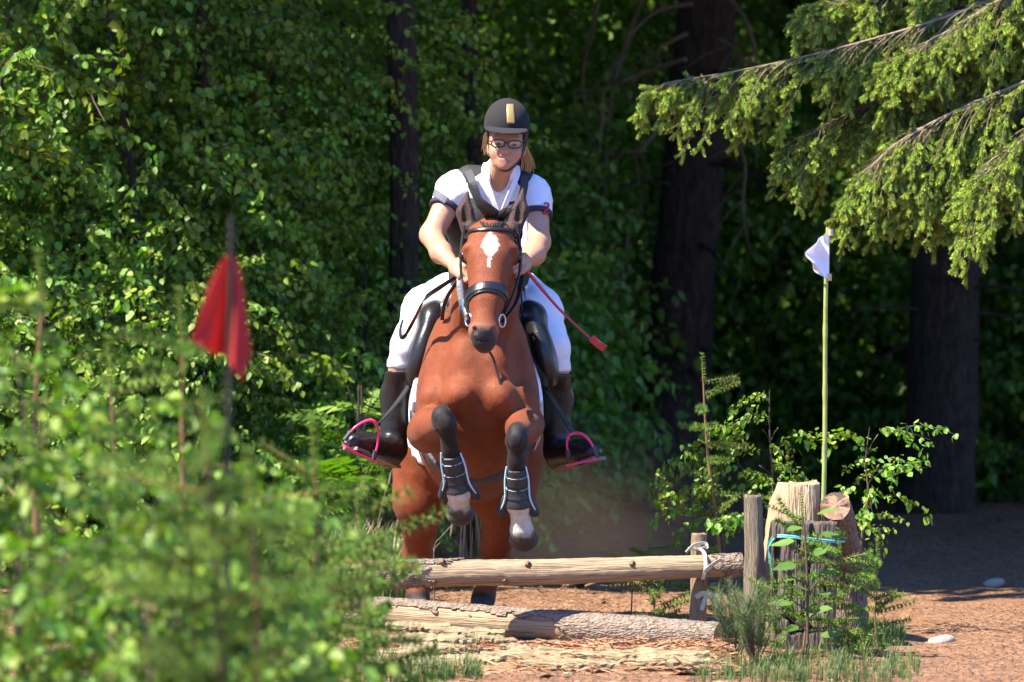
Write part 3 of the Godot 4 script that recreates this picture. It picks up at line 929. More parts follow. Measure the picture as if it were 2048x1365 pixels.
# ---------------------------------------------------------------- bodies: joined round cones and ellipsoids, meshed as surface nets
class Body:
	var a := PackedVector3Array()
	var ab := PackedVector3Array()      # b - a
	var ra := PackedFloat32Array()
	var dr := PackedFloat32Array()
	var inv := PackedFloat32Array()     # 1 / |ab|^2
	var k := PackedFloat32Array()
	var kind := PackedInt32Array()
	var col := PackedInt32Array()
	var basis: Array[Basis] = []
	var radii := PackedVector3Array()
	var mid := PackedVector3Array()
	var reach := PackedFloat32Array()
	func cone(p: Vector3, q: Vector3, r1: float, r2: float, kk := 0.04, c := 0) -> void:
		a.append(p); ab.append(q - p); ra.append(r1); dr.append(r2 - r1); inv.append(1.0 / maxf((q - p).length_squared(), 1e-8))
		k.append(kk); kind.append(0); col.append(c); basis.append(Basis.IDENTITY); radii.append(Vector3.ONE)
		mid.append((p + q) / 2); reach.append((q - p).length() / 2 + maxf(r1, r2))
	func ell(p: Vector3, r: Vector3, kk := 0.04, c := 0, rot := Vector3.ZERO) -> void:
		a.append(p); ab.append(Vector3.ZERO); ra.append(0); dr.append(0); inv.append(0)
		k.append(kk); kind.append(1); col.append(c); basis.append(Basis.from_euler(rot).inverse()); radii.append(r)
		mid.append(p); reach.append(maxf(r.x, maxf(r.y, r.z)))
	func box(p: Vector3, r: Vector3, c := 0, rot := Vector3.ZERO, kk := 0.0) -> void:
		ell(p, r, kk, c, rot)
		kind[kind.size() - 1] = 2
		reach[reach.size() - 1] = r.length()
	func one(i: int, p: Vector3) -> float:
		var q := p - a[i]
		if kind[i] == 0:
			var t := clampf(q.dot(ab[i]) * inv[i], 0.0, 1.0)
			return (q - ab[i] * t).length() - ra[i] - dr[i] * t
		q = basis[i] * q
		if kind[i] == 1:
			var s := q / radii[i]
			var k0 := s.length()
			var k1 := (s / radii[i]).length()
			return k0 * (k0 - 1.0) / maxf(k1, 1e-6) if k0 > 0.02 else -minf(radii[i].x, minf(radii[i].y, radii[i].z))
		q = q.abs() - radii[i]
		return q.max(Vector3.ZERO).length() + minf(maxf(q.x, maxf(q.y, q.z)), 0.0)
	func dist(p: Vector3, list: PackedInt32Array) -> float:
		var d := 1e3
		for i in list:
			var e := 0.0
			if kind[i] == 0:
				var q := p - a[i]
				var t := clampf(q.dot(ab[i]) * inv[i], 0.0, 1.0)
				e = (q - ab[i] * t).length() - ra[i] - dr[i] * t
			else:
				e = one(i, p)
			var kk := k[i]
			if kk <= 0.0:
				d = minf(d, e)
			else:
				var h := maxf(kk - absf(d - e), 0.0) / kk
				d = minf(d, e) - h * h * kk * 0.25
		return d
	func near(c: Vector3, r: float) -> PackedInt32Array:
		var out := PackedInt32Array()
		for i in a.size():
			if (c - mid[i]).length() < reach[i] + r + 0.11:
				out.append(i)
		return out
	func all() -> PackedInt32Array:
		var out := PackedInt32Array()
		for i in a.size(): out.append(i)
		return out
	func bounds() -> AABB:
		var lo := Vector3.ONE * 1e4
		var hi := -lo
		for i in a.size():
			lo = lo.min(mid[i] - Vector3.ONE * reach[i])
			hi = hi.max(mid[i] + Vector3.ONE * reach[i])
		return AABB(lo, hi - lo)

# meshes body grown by off, kept inside clip, minus cut; paint(point, nearest kinds) gives the vertex colour
func skin(mb: MB, body: Body, cell: float, off := 0.0, clip: Body = null, cut: Body = null, paint := 0, wrinkle := 0) -> void:
	var bb := body.bounds().grow(off + cell * 2)
	if clip: bb = bb.intersection(clip.bounds().grow(cell * 2))
	var N := 8
	var far := cell * 2.0
	var bs := cell * N
	var nb := Vector3i((bb.size / bs).ceil()) + Vector3i.ONE
	var brad := bs * 0.8661
	var index := {}
	var quads := []
	var W := 4096
	var vals := PackedFloat32Array()
	vals.resize(729)
	var first := mb.v.size()
	var clip_all := clip.all() if clip else PackedInt32Array()
	var cut_all := cut.all() if cut else PackedInt32Array()
	for bz in nb.z:
		for by in nb.y:
			for bx in nb.x:
				var o := bb.position + Vector3(bx, by, bz) * bs
				var cen := o + Vector3.ONE * bs * 0.5
				var list := body.near(cen, brad + off)
				if list.is_empty(): continue
				if clip and clip.dist(cen, clip_all) > brad * 1.3: continue
				var dc := body.dist(cen, list) - off
				if dc > brad * 1.35 + 0.01: continue
				if dc < -brad * 1.35 - 0.01 and cut == null: continue
				var cutl := PackedInt32Array()
				if cut: cutl = cut.near(cen, brad)
				var neg := false
				var pos := false
				var n := 0
				for z in 9:
					for y in 9:
						for x in 9:
							var p := o + Vector3(x, y, z) * cell
							var d := -1.0
							if clip: d = clip.dist(p, clip_all)
							if d < far:
								var e := body.dist(p, list) - off
								if wrinkle > 0 and absf(e) < 0.03: e += crease(wrinkle, p)
								d = maxf(d, e)
							if cutl.size(): d = maxf(d, -cut.dist(p, cutl))
							vals[n] = d
							n += 1
							if d < 0.0: neg = true
							else: pos = true
				if not (neg and pos): continue
				for z in N:
					for y in N:
						for x in N:
							var i0 := x + y * 9 + z * 81
							var m := 0
							var cnt := 0
							var sum := Vector3.ZERO
							var c0 := vals[i0]; var c1 := vals[i0 + 1]; var c2 := vals[i0 + 9]; var c3 := vals[i0 + 10]
							var c4 := vals[i0 + 81]; var c5 := vals[i0 + 82]; var c6 := vals[i0 + 90]; var c7 := vals[i0 + 91]
							if c0 < 0: m += 1
							if c1 < 0: m += 1
							if c2 < 0: m += 1
							if c3 < 0: m += 1
							if c4 < 0: m += 1
							if c5 < 0: m += 1
							if c6 < 0: m += 1
							if c7 < 0: m += 1
							if m == 0 or m == 8: continue
							# twelve edges
							if (c0 < 0) != (c1 < 0): sum += Vector3(c0 / (c0 - c1), 0, 0); cnt += 1
							if (c2 < 0) != (c3 < 0): sum += Vector3(c2 / (c2 - c3), 1, 0); cnt += 1
							if (c4 < 0) != (c5 < 0): sum += Vector3(c4 / (c4 - c5), 0, 1); cnt += 1
							if (c6 < 0) != (c7 < 0): sum += Vector3(c6 / (c6 - c7), 1, 1); cnt += 1
							if (c0 < 0) != (c2 < 0): sum += Vector3(0, c0 / (c0 - c2), 0); cnt += 1
							if (c1 < 0) != (c3 < 0): sum += Vector3(1, c1 / (c1 - c3), 0); cnt += 1
							if (c4 < 0) != (c6 < 0): sum += Vector3(0, c4 / (c4 - c6), 1); cnt += 1
							if (c5 < 0) != (c7 < 0): sum += Vector3(1, c5 / (c5 - c7), 1); cnt += 1
							if (c0 < 0) != (c4 < 0): sum += Vector3(0, 0, c0 / (c0 - c4)); cnt += 1
							if (c1 < 0) != (c5 < 0): sum += Vector3(1, 0, c1 / (c1 - c5)); cnt += 1
							if (c2 < 0) != (c6 < 0): sum += Vector3(0, 1, c2 / (c2 - c6)); cnt += 1
							if (c3 < 0) != (c7 < 0): sum += Vector3(1, 1, c3 / (c3 - c7)); cnt += 1
							var p := o + (Vector3(x, y, z) + sum / cnt) * cell
							var gx := bx * N + x
							var gy := by * N + y
							var gz := bz * N + z
							var key := gx + (gy + gz * W) * W
							index[key] = mb.v.size()
							mb.v.append(p); mb.n.append(Vector3.UP); mb.uv.append(Vector2(p.x, p.y))
							mb.c.append(colour_at(paint, p, list) if paint > 0 else mb.col)
							if (c0 < 0) != (c1 < 0): quads.append([key, 0, c0 < 0])
							if (c0 < 0) != (c2 < 0): quads.append([key, 1, c0 < 0])
							if (c0 < 0) != (c4 < 0): quads.append([key, 2, c0 < 0])
	for q in quads:
		var key: int = q[0]
		var s1: int = [W, W * W, 1][q[1]]
		var s2: int = [W * W, 1, W][q[1]]
		var i0: int = index.get(key, -1)
		var i1: int = index.get(key - s1, -1)
		var i2: int = index.get(key - s1 - s2, -1)
		var i3: int = index.get(key - s2, -1)
		if i1 < 0 or i2 < 0 or i3 < 0: continue
		if q[2]: mb.quad(i0, i1, i2, i3)
		else: mb.quad(i3, i2, i1, i0)
	# smooth normals for the new part only
	for i in range(first, mb.v.size()):
		mb.n[i] = Vector3.ZERO
	for t in range(0, mb.ix.size(), 3):
		var ia := mb.ix[t]; var ib := mb.ix[t + 2]; var ic := mb.ix[t + 1]
		if ia < first: continue
		var x := (mb.v[ib] - mb.v[ia]).cross(mb.v[ic] - mb.v[ia])
		mb.n[ia] += x; mb.n[ib] += x; mb.n[ic] += x
	for i in range(first, mb.v.size()):
		mb.n[i] = mb.n[i].normalized()

# bodies are meshed side by side on all cores at the end: each job fills its own builder, and a mesh may join several
var jobs: Array = []

func job(into: ArrayMesh, material: Material, body: Body, cell: float, off := 0.0, clip: Body = null, cut: Body = null, paint := 0, wrinkle := 0) -> void:
	jobs.append([into, material, body, cell, off, clip, cut, paint, wrinkle, MB.new()])

func run_job(i: int) -> void:
	var j: Array = jobs[i]
	skin(j[9], j[2], j[3], j[4], j[5], j[6], j[7], j[8])

func run_jobs() -> void:
	var id := WorkerThreadPool.add_group_task(run_job, jobs.size(), -1, true)
	WorkerThreadPool.wait_for_group_task_completion(id)
	var joined := {}
	for j in jobs:
		if not joined.has(j[0]):
			joined[j[0]] = [j[1], j[9]]
		else:
			var mb: MB = joined[j[0]][1]
			var add: MB = j[9]
			var base := mb.v.size()
			mb.v.append_array(add.v); mb.n.append_array(add.n); mb.uv.append_array(add.uv); mb.c.append_array(add.c)
			for k in add.ix.size():
				mb.ix.append(add.ix[k] + base)
	for m in joined:
		joined[m][1].fill(m, joined[m][0])

func skin_mesh(material: Material, body: Body, cell: float, off := 0.0, clip: Body = null, cut: Body = null, paint := 0, wrinkle := 0) -> ArrayMesh:
	var m := ArrayMesh.new()
	job(m, material, body, cell, off, clip, cut, paint, wrinkle)
	return m

func colour_at(mode: int, p: Vector3, list: PackedInt32Array) -> Color:
	match mode:
		1: return horse_coat(p, list, HB)
		2: return head_coat(p, list)
		3: return rider_skin(p, list)
		4: return horse_coat(p, list, HL)
	return Color.WHITE

# folds of cloth, as real relief
func crease(mode: int, p: Vector3) -> float:
	match mode:
		1: return 0.009 * noise.get_noise_3d(p.x * 700.0, p.y * 1500.0, p.z * 900.0) + 0.003 * noise.get_noise_3d(p.x * 2200.0 + 40.0, p.y * 2200.0, p.z * 2200.0)
		2: return 0.007 * noise.get_noise_3d(p.x * 600.0, p.y * 1700.0 + p.x * 1100.0, p.z * 600.0) + 0.003 * noise.get_noise_3d(p.x * 1500.0 + 30.0, p.y * 3800.0, p.z * 1500.0)
		5: return 0.0045 * noise.get_noise_3d(p.x * 900.0, p.y * 500.0, p.z * 900.0) + 0.0025 * noise.get_noise_3d(p.x * 2100.0 + 9.0, p.y * 1300.0, p.z * 2100.0)
		4: return 0.010 * noise.get_noise_3d(p.x * 1500.0, p.y * 90.0, p.z * 1500.0) + 0.006 * noise.get_noise_3d(p.x * 3600.0 + 20.0, p.y * 160.0, p.z * 3600.0)
		3: return 0.0025 * noise.get_noise_3d(p.x * 1800.0, p.y * 1800.0, p.z * 1800.0)
	return 0.0

# ---------------------------------------------------------------- the horse
var HB: Body      # trunk and legs
var HL: Body      # lower forelegs
var HH: Body      # head
enum {BAY, BLACK, WHITE, HOOF, MUZZLE, EARDARK}

func horse_coat(p: Vector3, list: PackedInt32Array, b: Body) -> Color:
	var tone := noise.get_noise_3d(p.x * 500.0, p.y * 500.0, p.z * 500.0)
	var fine := noise.get_noise_3d(p.x * 2600.0, p.y * 2600.0, p.z * 2600.0)
	var cols := [Color(0.188, 0.043, 0.0105), Color(0.012, 0.011, 0.011), Color(0.60, 0.53, 0.44), Color(0.055, 0.046, 0.040), Color(0.26, 0.11, 0.06), Color(0.05, 0.026, 0.017)]
	cols[0] = cols[0] * (1.0 + 0.18 * tone + 0.18 * fine)
	# ragged edge of white over hoof
	cols[2] = cols[2] * (1.0 + 0.2 * fine)
	var sum := Color(0, 0, 0, 0)
	var tot := 0.0
	var best := 1e3
	var ds := PackedFloat32Array()
	for i in list:
		var d := b.one(i, p)
		ds.append(d)
		best = minf(best, d)
	for j in list.size():
		var w := exp(-(ds[j] - best + 0.010 * fine) / 0.0025) if b.col[list[j]] == WHITE else exp(-(ds[j] - best) / 0.0025)
		sum += cols[b.col[list[j]]] * w
		tot += w
	sum = sum / tot
	sum.a = 1.0
	return sum

func head_coat(p: Vector3, list: PackedInt32Array) -> Color:
	var c := horse_coat(p, list, HH)
	var star := pt(981, 489, -0.14)
	var e := Vector2((p.x - star.x) / 0.041, (p.y - star.y) / 0.054)
	var edge := 0.22 * noise.get_noise_2d(p.x * 4200.0, p.y * 4200.0)
	var white := pow(pow(absf(e.x), 1.3) + pow(absf(e.y), 1.3), 0.77) + edge
	if p.z > -0.26 and white < 1.0:
		return c.lerp(Color(0.68, 0.62, 0.57), clampf((1.0 - white) * 5.0, 0, 1))
	var stripe := pt(978, 535, -0.1)
	if p.z > -0.24 and p.y < star.y and p.y > stripe.y and absf(p.x - lerpf(star.x, stripe.x, (star.y - p.y) / (star.y - stripe.y))) < 0.013 * (1.0 - 0.75 * (star.y - p.y) / (star.y - stripe.y)) + 0.004 * edge * 4.0:
		return Color(0.70, 0.58, 0.50)
	# grey-black skin round nostrils and lips
	var mz := pt(968, 690, 0.03)
	var dd := (p - mz).length() / 0.085 + 0.25 * noise.get_noise_2d(p.x * 1500.0, p.y * 1500.0)
	if dd < 1.0:
		c = c.lerp(Color(0.035, 0.030, 0.030), clampf((1.0 - dd) * 3.0, 0, 1))
	return c

func build_horse_fields() -> void:
	var b := Body.new()
	HB = b
	# trunk
	b.ell(pt(952, 828, -1.02), Vector3(0.272, 0.365, 0.64), 0.0, BAY, Vector3(-0.22, 0, 0))
	b.ell(pt(957, 800, -0.64), Vector3(0.212, 0.30, 0.25), 0.08)
	b.ell(pt(884, 752, -0.72), Vector3(0.085, 0.27, 0.19), 0.045, BAY, Vector3(0, 0, -0.18))
	b.ell(pt(1030, 762, -0.72), Vector3(0.085, 0.27, 0.19), 0.045, BAY, Vector3(0, 0, 0.18))
	b.ell(pt(935, 872, -1.66), Vector3(0.285, 0.32, 0.36), 0.10)
	b.ell(pt(955, 650, -1.10), Vector3(0.13, 0.13, 0.45), 0.12, BAY)
	# pectorals with the groove between them
	b.ell(pt(922, 792, -0.43), Vector3(0.080, 0.080, 0.10), 0.022, BAY, Vector3(0, 0, -0.5))
	b.ell(pt(1000, 796, -0.43), Vector3(0.074, 0.092, 0.10), 0.022, BAY, Vector3(0, 0, 0.35))
	b.ell(pt(874, 800, -0.52), Vector3(0.078, 0.09, 0.10), 0.03)
	b.ell(pt(1040, 806, -0.52), Vector3(0.075, 0.09, 0.10), 0.03)
	b.ell(pt(935, 735, -0.48), Vector3(0.065, 0.12, 0.07), 0.05, BAY, Vector3(0, 0, 0.15))
	b.ell(pt(990, 735, -0.48), Vector3(0.065, 0.12, 0.07), 0.05, BAY, Vector3(0, 0, -0.15))
	# neck
	b.cone(pt(956, 705, -0.70), pt(970, 600, -0.52), 0.175, 0.125, 0.09)
	# long muscles down the neck and the windpipe groove
	b.cone(pt(925, 660, -0.52), pt(950, 580, -0.42), 0.050, 0.035, 0.025)
	b.cone(pt(1000, 660, -0.52), pt(1000, 580, -0.42), 0.050, 0.035, 0.025)
	b.cone(pt(890, 690, -0.60), pt(866, 790, -0.56), 0.045, 0.055, 0.025)
	b.cone(pt(1030, 695, -0.60), pt(1048, 795, -0.56), 0.045, 0.055, 0.025)
	b.cone(pt(970, 600, -0.52), pt(985, 490, -0.40), 0.130, 0.090, 0.06)
	b.cone(pt(856, 864, -0.60), pt(862, 858, -0.40), 0.090, 0.080, 0.025)
	b.cone(pt(858, 858, -0.42), pt(888, 846, -0.20), 0.080, 0.050, 0.03)
	b.cone(pt(1050, 848, -0.62), pt(1046, 856, -0.38), 0.084, 0.070, 0.025)
	b.cone(pt(1047, 856, -0.40), pt(1038, 864, -0.19), 0.068, 0.048, 0.03)
	# lower forelegs, from the forearm down
	var l := Body.new()
	HL = l
	l.cone(pt(858, 858, -0.42), pt(888, 846, -0.20), 0.080, 0.050, 0.03)
	l.ell(pt(884, 836, -0.165), Vector3(0.045, 0.052, 0.050), 0.02, BLACK)
	l.cone(pt(894, 858, -0.165), pt(900, 900, -0.20), 0.040, 0.031, 0.02, BLACK)
	l.ell(pt(890, 850, -0.122), Vector3(0.030, 0.035, 0.016), 0.015, BLACK)
	l.cone(pt(900, 900, -0.20), pt(915, 975, -0.27), 0.036, 0.034, 0.02, BLACK)
	l.ell(pt(917, 986, -0.28), Vector3(0.045, 0.045, 0.050), 0.03, WHITE)
	l.cone(pt(918, 994, -0.28), pt(917, 1010, -0.32), 0.040, 0.045, 0.02, WHITE)
	l.cone(pt(917, 1016, -0.325), pt(919, 1026, -0.36), 0.047, 0.056, 0.008, HOOF)
	l.ell(pt(921, 1030, -0.385), Vector3(0.060, 0.052, 0.036), 0.010, HOOF, Vector3(0.5, 0, 0))
	l.cone(pt(1047, 856, -0.40), pt(1038, 864, -0.19), 0.068, 0.048, 0.03)
	l.ell(pt(1034, 872, -0.150), Vector3(0.041, 0.054, 0.050), 0.02, BLACK)
	l.cone(pt(1033, 888, -0.145), pt(1032, 925, -0.165), 0.039, 0.031, 0.02, BLACK)
	l.ell(pt(1033, 882, -0.104), Vector3(0.028, 0.035, 0.016), 0.015, BLACK)
	l.cone(pt(1032, 925, -0.165), pt(1035, 1000, -0.215), 0.035, 0.034, 0.02, BLACK)
	l.ell(pt(1037, 1012, -0.225), Vector3(0.044, 0.044, 0.048), 0.03, WHITE)
	l.cone(pt(1038, 1020, -0.225), pt(1041, 1036, -0.245), 0.036, 0.036, 0.02, WHITE)
	l.cone(pt(1041, 1036, -0.245), pt(1043, 1058, -0.26), 0.036, 0.050, 0.02, WHITE)
	l.cone(pt(1044, 1066, -0.268), pt(1046, 1078, -0.31), 0.048, 0.057, 0.008, HOOF)
	l.ell(pt(1047, 1080, -0.335), Vector3(0.062, 0.052, 0.038), 0.010, HOOF, Vector3(0.5, 0, 0))
	# splint bones and tendons behind the cannon, heads of the fetlock
	l.cone(pt(902, 905, -0.225), pt(915, 972, -0.295), 0.020, 0.018, 0.012, BLACK)
	l.cone(pt(1033, 930, -0.19), pt(1036, 998, -0.24), 0.020, 0.018, 0.012, BLACK)
	l.ell(pt(900, 986, -0.275), Vector3(0.018, 0.024, 0.022), 0.012, WHITE)
	l.ell(pt(934, 986, -0.275), Vector3(0.018, 0.024, 0.022), 0.012, WHITE)
	l.ell(pt(1021, 1013, -0.222), Vector3(0.018, 0.024, 0.022), 0.012, WHITE)
	l.ell(pt(1053, 1013, -0.222), Vector3(0.018, 0.024, 0.022), 0.012, WHITE)
	l.ell(pt(876, 850, -0.160), Vector3(0.017, 0.028, 0.028), 0.015, BLACK)
	l.ell(pt(904, 852, -0.160), Vector3(0.017, 0.028, 0.028), 0.015, BLACK)
	l.ell(pt(1018, 882, -0.145), Vector3(0.016, 0.026, 0.026), 0.015, BLACK)
	l.ell(pt(1048, 882, -0.145), Vector3(0.016, 0.026, 0.026), 0.015, BLACK)
	# hind legs
	b.cone(pt(856, 905, -1.60), pt(842, 1000, -1.58), 0.165, 0.118, 0.06)
	b.cone(pt(842, 1000, -1.58), pt(834, 1105, -1.80), 0.110, 0.058, 0.05)
	b.cone(pt(834, 1105, -1.80), pt(836, 1130, -1.86), 0.062, 0.058, 0.03)
	b.cone(pt(836, 1130, -1.86), pt(836, 1195, -1.84), 0.052, 0.045, 0.03)
	b.cone(pt(836, 1195, -1.84), pt(837, 1212, -1.80), 0.047, 0.046, 0.03, BLACK)
	b.cone(pt(837, 1220, -1.78), pt(838, 1230, -1.76), 0.052, 0.060, 0.012, HOOF)
	b.cone(pt(1020, 905, -1.60), pt(1012, 1000, -1.58), 0.165, 0.120, 0.06)
	b.cone(pt(1012, 1000, -1.58), pt(990, 1110, -1.80), 0.112, 0.062, 0.05)
	b.cone(pt(990, 1110, -1.80), pt(982, 1140, -1.86), 0.064, 0.058, 0.03)
	b.cone(pt(982, 1140, -1.86), pt(966, 1198, -1.84), 0.052, 0.045, 0.03)
	b.cone(pt(966, 1198, -1.84), pt(962, 1214, -1.80), 0.047, 0.046, 0.03, BLACK)
	b.cone(pt(960, 1220, -1.78), pt(957, 1230, -1.76), 0.052, 0.060, 0.012, HOOF)
	# head
	var h := Body.new()
	HH = h
	h.cone(pt(972, 580, -0.50), pt(985, 480, -0.40), 0.118, 0.092, 0.0)
	h.ell(pt(982, 490, -0.285), Vector3(0.098, 0.115, 0.105), 0.05)
	h.ell(pt(981, 500, -0.205), Vector3(0.086, 0.105, 0.050), 0.05, BAY, Vector3(-0.45, 0, 0))
	h.ell(pt(980, 545, -0.30), Vector3(0.084, 0.135, 0.105), 0.05, BAY, Vector3(-0.3, 0, 0))
	h.cone(pt(980, 530, -0.175), pt(973, 600, -0.085), 0.082, 0.068, 0.05)
	h.cone(pt(973, 600, -0.085), pt(968, 655, -0.015), 0.066, 0.054, 0.04)
	h.ell(pt(967, 664, 0.000), Vector3(0.059, 0.046, 0.052), 0.03, MUZZLE)
	h.ell(pt(968, 684, -0.010), Vector3(0.046, 0.038, 0.045), 0.03, MUZZLE)
	h.cone(pt(972, 620, -0.16), pt(969, 690, -0.055), 0.060, 0.034, 0.04, BAY)
	# eye sockets and brow
	h.ell(pt(934, 512, -0.235), Vector3(0.030, 0.034, 0.036), 0.025)
	h.ell(pt(1028, 514, -0.235), Vector3(0.030, 0.034, 0.036), 0.025)
	h.ell(pt(938, 494, -0.215), Vector3(0.026, 0.016, 0.030), 0.025, BAY, Vector3(0, 0, 0.5))
	h.ell(pt(1024, 496, -0.215), Vector3(0.026, 0.016, 0.030), 0.025, BAY, Vector3(0, 0, -0.5))
	# face bones
	h.cone(pt(946, 545, -0.185), pt(950, 590, -0.13), 0.022, 0.016, 0.03)
	h.cone(pt(1012, 545, -0.185), pt(1000, 590, -0.13), 0.022, 0.016, 0.03)
	# ears
	h.cone(pt(938, 458, -0.34), pt(930, 425, -0.36), 0.034, 0.037, 0.02, EARDARK)
	h.cone(pt(930, 425, -0.36), pt(935, 384, -0.37), 0.035, 0.006, 0.012, EARDARK)
	h.cone(pt(1028, 458, -0.34), pt(1040, 422, -0.36), 0.034, 0.037, 0.02, EARDARK)
	h.cone(pt(1040, 422, -0.36), pt(1046, 378, -0.37), 0.035, 0.006, 0.012, EARDARK)

func make_horse() -> void:
	build_horse_fields()
	M.coat = mat(Color.WHITE, 0.58, {"metallic_specular": 0.36, "vertex_color_use_as_albedo": true, "rim_enabled": true, "rim": 0.1, "uv1_triplanar": true, "uv1_scale": Vector3(6, 2.2, 6), "heightmap_enabled": true, "heightmap_scale": 0.3})
	M.coat.albedo_texture = noise_tex(0.05, [Color(0.80, 0.76, 0.72), Color(1, 1, 1), Color(0.90, 0.86, 0.84)], 93, 512, 5)
	M.coat.heightmap_texture = noise_tex(0.09, [], 91, 512, 4)
	M.hair = mat(lin(0.022, 0.019, 0.018), 0.45)
	M.eye = mat(lin(0.012, 0.008, 0.006), 0.08)
	var t := thing("horse", "bay horse with white star and black legs leaping towards the log jump", "horse")
	var hm := ArrayMesh.new()
	var soles := Body.new()
	for q in [[pt(917, 1010, -0.32), pt(921, 1032, -0.40)], [pt(1043, 1058, -0.26), pt(1047, 1082, -0.345)]]:
		var d: Vector3 = (q[1] - q[0]).normalized()
		var fb := frame_of(d)
		soles.box(q[1] + d * 0.135, Vector3(0.1, 0.1, 0.1), 0, fb.get_euler())
	job(hm, M.coat, HB, 0.0135, 0.0, null, null, 1, 5)
	job(hm, M.coat, HL, 0.0062, 0.0, null, soles, 4)
	var cut := Body.new()
	cut.ell(pt(949, 660, 0.045), Vector3(0.012, 0.019, 0.02), 0.0, 0, Vector3(0, 0, 0.5))
	cut.ell(pt(987, 661, 0.045), Vector3(0.012, 0.019, 0.02), 0.0, 0, Vector3(0, 0, -0.5))
	# hollow of the ears
	cut.cone(pt(932, 440, -0.315), pt(931, 405, -0.33), 0.018, 0.014)
	cut.cone(pt(1038, 438, -0.315), pt(1042, 402, -0.33), 0.018, 0.014)
	cut.cone(pt(956, 682, 0.038), pt(980, 682, 0.038), 0.004, 0.004)
	job(hm, M.coat, HH, 0.006, 0.0, null, cut, 2)
	part("body", hm, t)
	for e in [pt(927, 513, -0.222), pt(1035, 515, -0.222)]:
		var s := SphereMesh.new()
		s.radius = 0.020; s.height = 0.040; s.radial_segments = 20; s.rings = 12
		s.material = M.eye
		part("eye", s, t, e)
	# forelock, mane and tail: locks of hair
	var r := RandomNumberGenerator.new()
	r.seed = 17
	var fl := MB.new()
	for k in 90:
		var x := r.randf_range(-1, 1)
		var y := r.randf()
		var lift := 8.0 * r.randf()
		var p := [pt(988 + x * 12, 448, -0.33), pt(985 + x * 16, 432 - lift, -0.25), pt(970 + x * 11 - 4 * y, 416 - lift, -0.22), pt(956 + x * 9 - 6 * y, 398 - lift + 6 * x, -0.22), pt(946 + x * 7 - 9 * y, 380 - lift + 10 * x, -0.235)]
		if k % 5 == 0:
			p = [pt(992 + x * 12, 448, -0.33), pt(1002 + x * 9, 436 - lift, -0.25), pt(1014 + x * 9, 424 - lift, -0.225), pt(1022 + x * 8, 416 - lift, -0.23)]
		tube(fl, curve(p, 10), ramp([0.004, 0.006, 0.0055, 0.004, 0.001], 11), 5, 0.0, false)
	for k in 50:
		var x := r.randf_range(-1, 1)
		tube(fl, curve([pt(985 + x * 20, 446, -0.34), pt(984 + x * 24, 441 + 3 * absf(x), -0.25), pt(983 + x * 16, 452 + r.randf() * 8, -0.185)], 6), ramp([0.005, 0.006, 0.001], 7), 5, 0.0, false)
	part("forelock", fl.mesh(M.hair), t)
	var mn := MB.new()
	for k in 120:
		var f := r.randf()
		var top := pt(lerpf(988, 962, f), lerpf(452, 575, f), lerpf(-0.42, -0.78, f))
		var side := r.randf_range(0.2, 1.0)
		tube(mn, curve([top, top + Vector3(0.05 * side, 0.02, 0.0), top + Vector3(0.13 * side, -0.10, 0.02), top + Vector3(0.15 * side, -0.2 - r.randf() * 0.08, 0.02)], 6), ramp([0.005, 0.006, 0.001], 7), 4, 0.0, false)
	part("mane", mn.mesh(M.hair), t)
	var tl := MB.new()
	for k in 90:
		var x := r.randf_range(-1, 1)
		var z := r.randf_range(-0.04, 0.04)
		var low := 1085 + r.randf() * 45
		tube(tl, curve([pt(935, 790, -2.0 + z * 0.3), pt(938 + x * 10, 850, -2.12 + z), pt(944 + x * 18, 1000, -2.12 + z), pt(946 + x * 28, low, -2.10 + z + r.randf_range(-0.02, 0.02))], 10), ramp([0.006, 0.006, 0.005, 0.001], 11), 4, 0.0, false)
	part("tail", tl.mesh(M.hair), t)

# ---------------------------------------------------------------- tack
func slab(c: Vector3, half: Vector3, rot := Vector3.ZERO) -> Body:
	var b := Body.new()
	b.box(c, half, 0, rot)
	return b

func ring_mesh(c: Vector3, r: float, th: float, basis: Basis, material: Material) -> ArrayMesh:
	var mb := MB.new()
	var pts := []
	for k in 21:
		pts.append(c + basis * Vector3(cos(TAU * k / 20) * r, sin(TAU * k / 20) * r, 0))
	tube(mb, pts, ramp([th, th], 21), 7, 0.0, false)
	return mb.mesh(material)

func strap_mesh(pts: Array, side: Vector3, w: float, th: float, material: Material, steps := 12) -> ArrayMesh:
	var mb := MB.new()
	strap(mb, curve(pts, steps), [side], w, th)
	return mb.mesh(material)

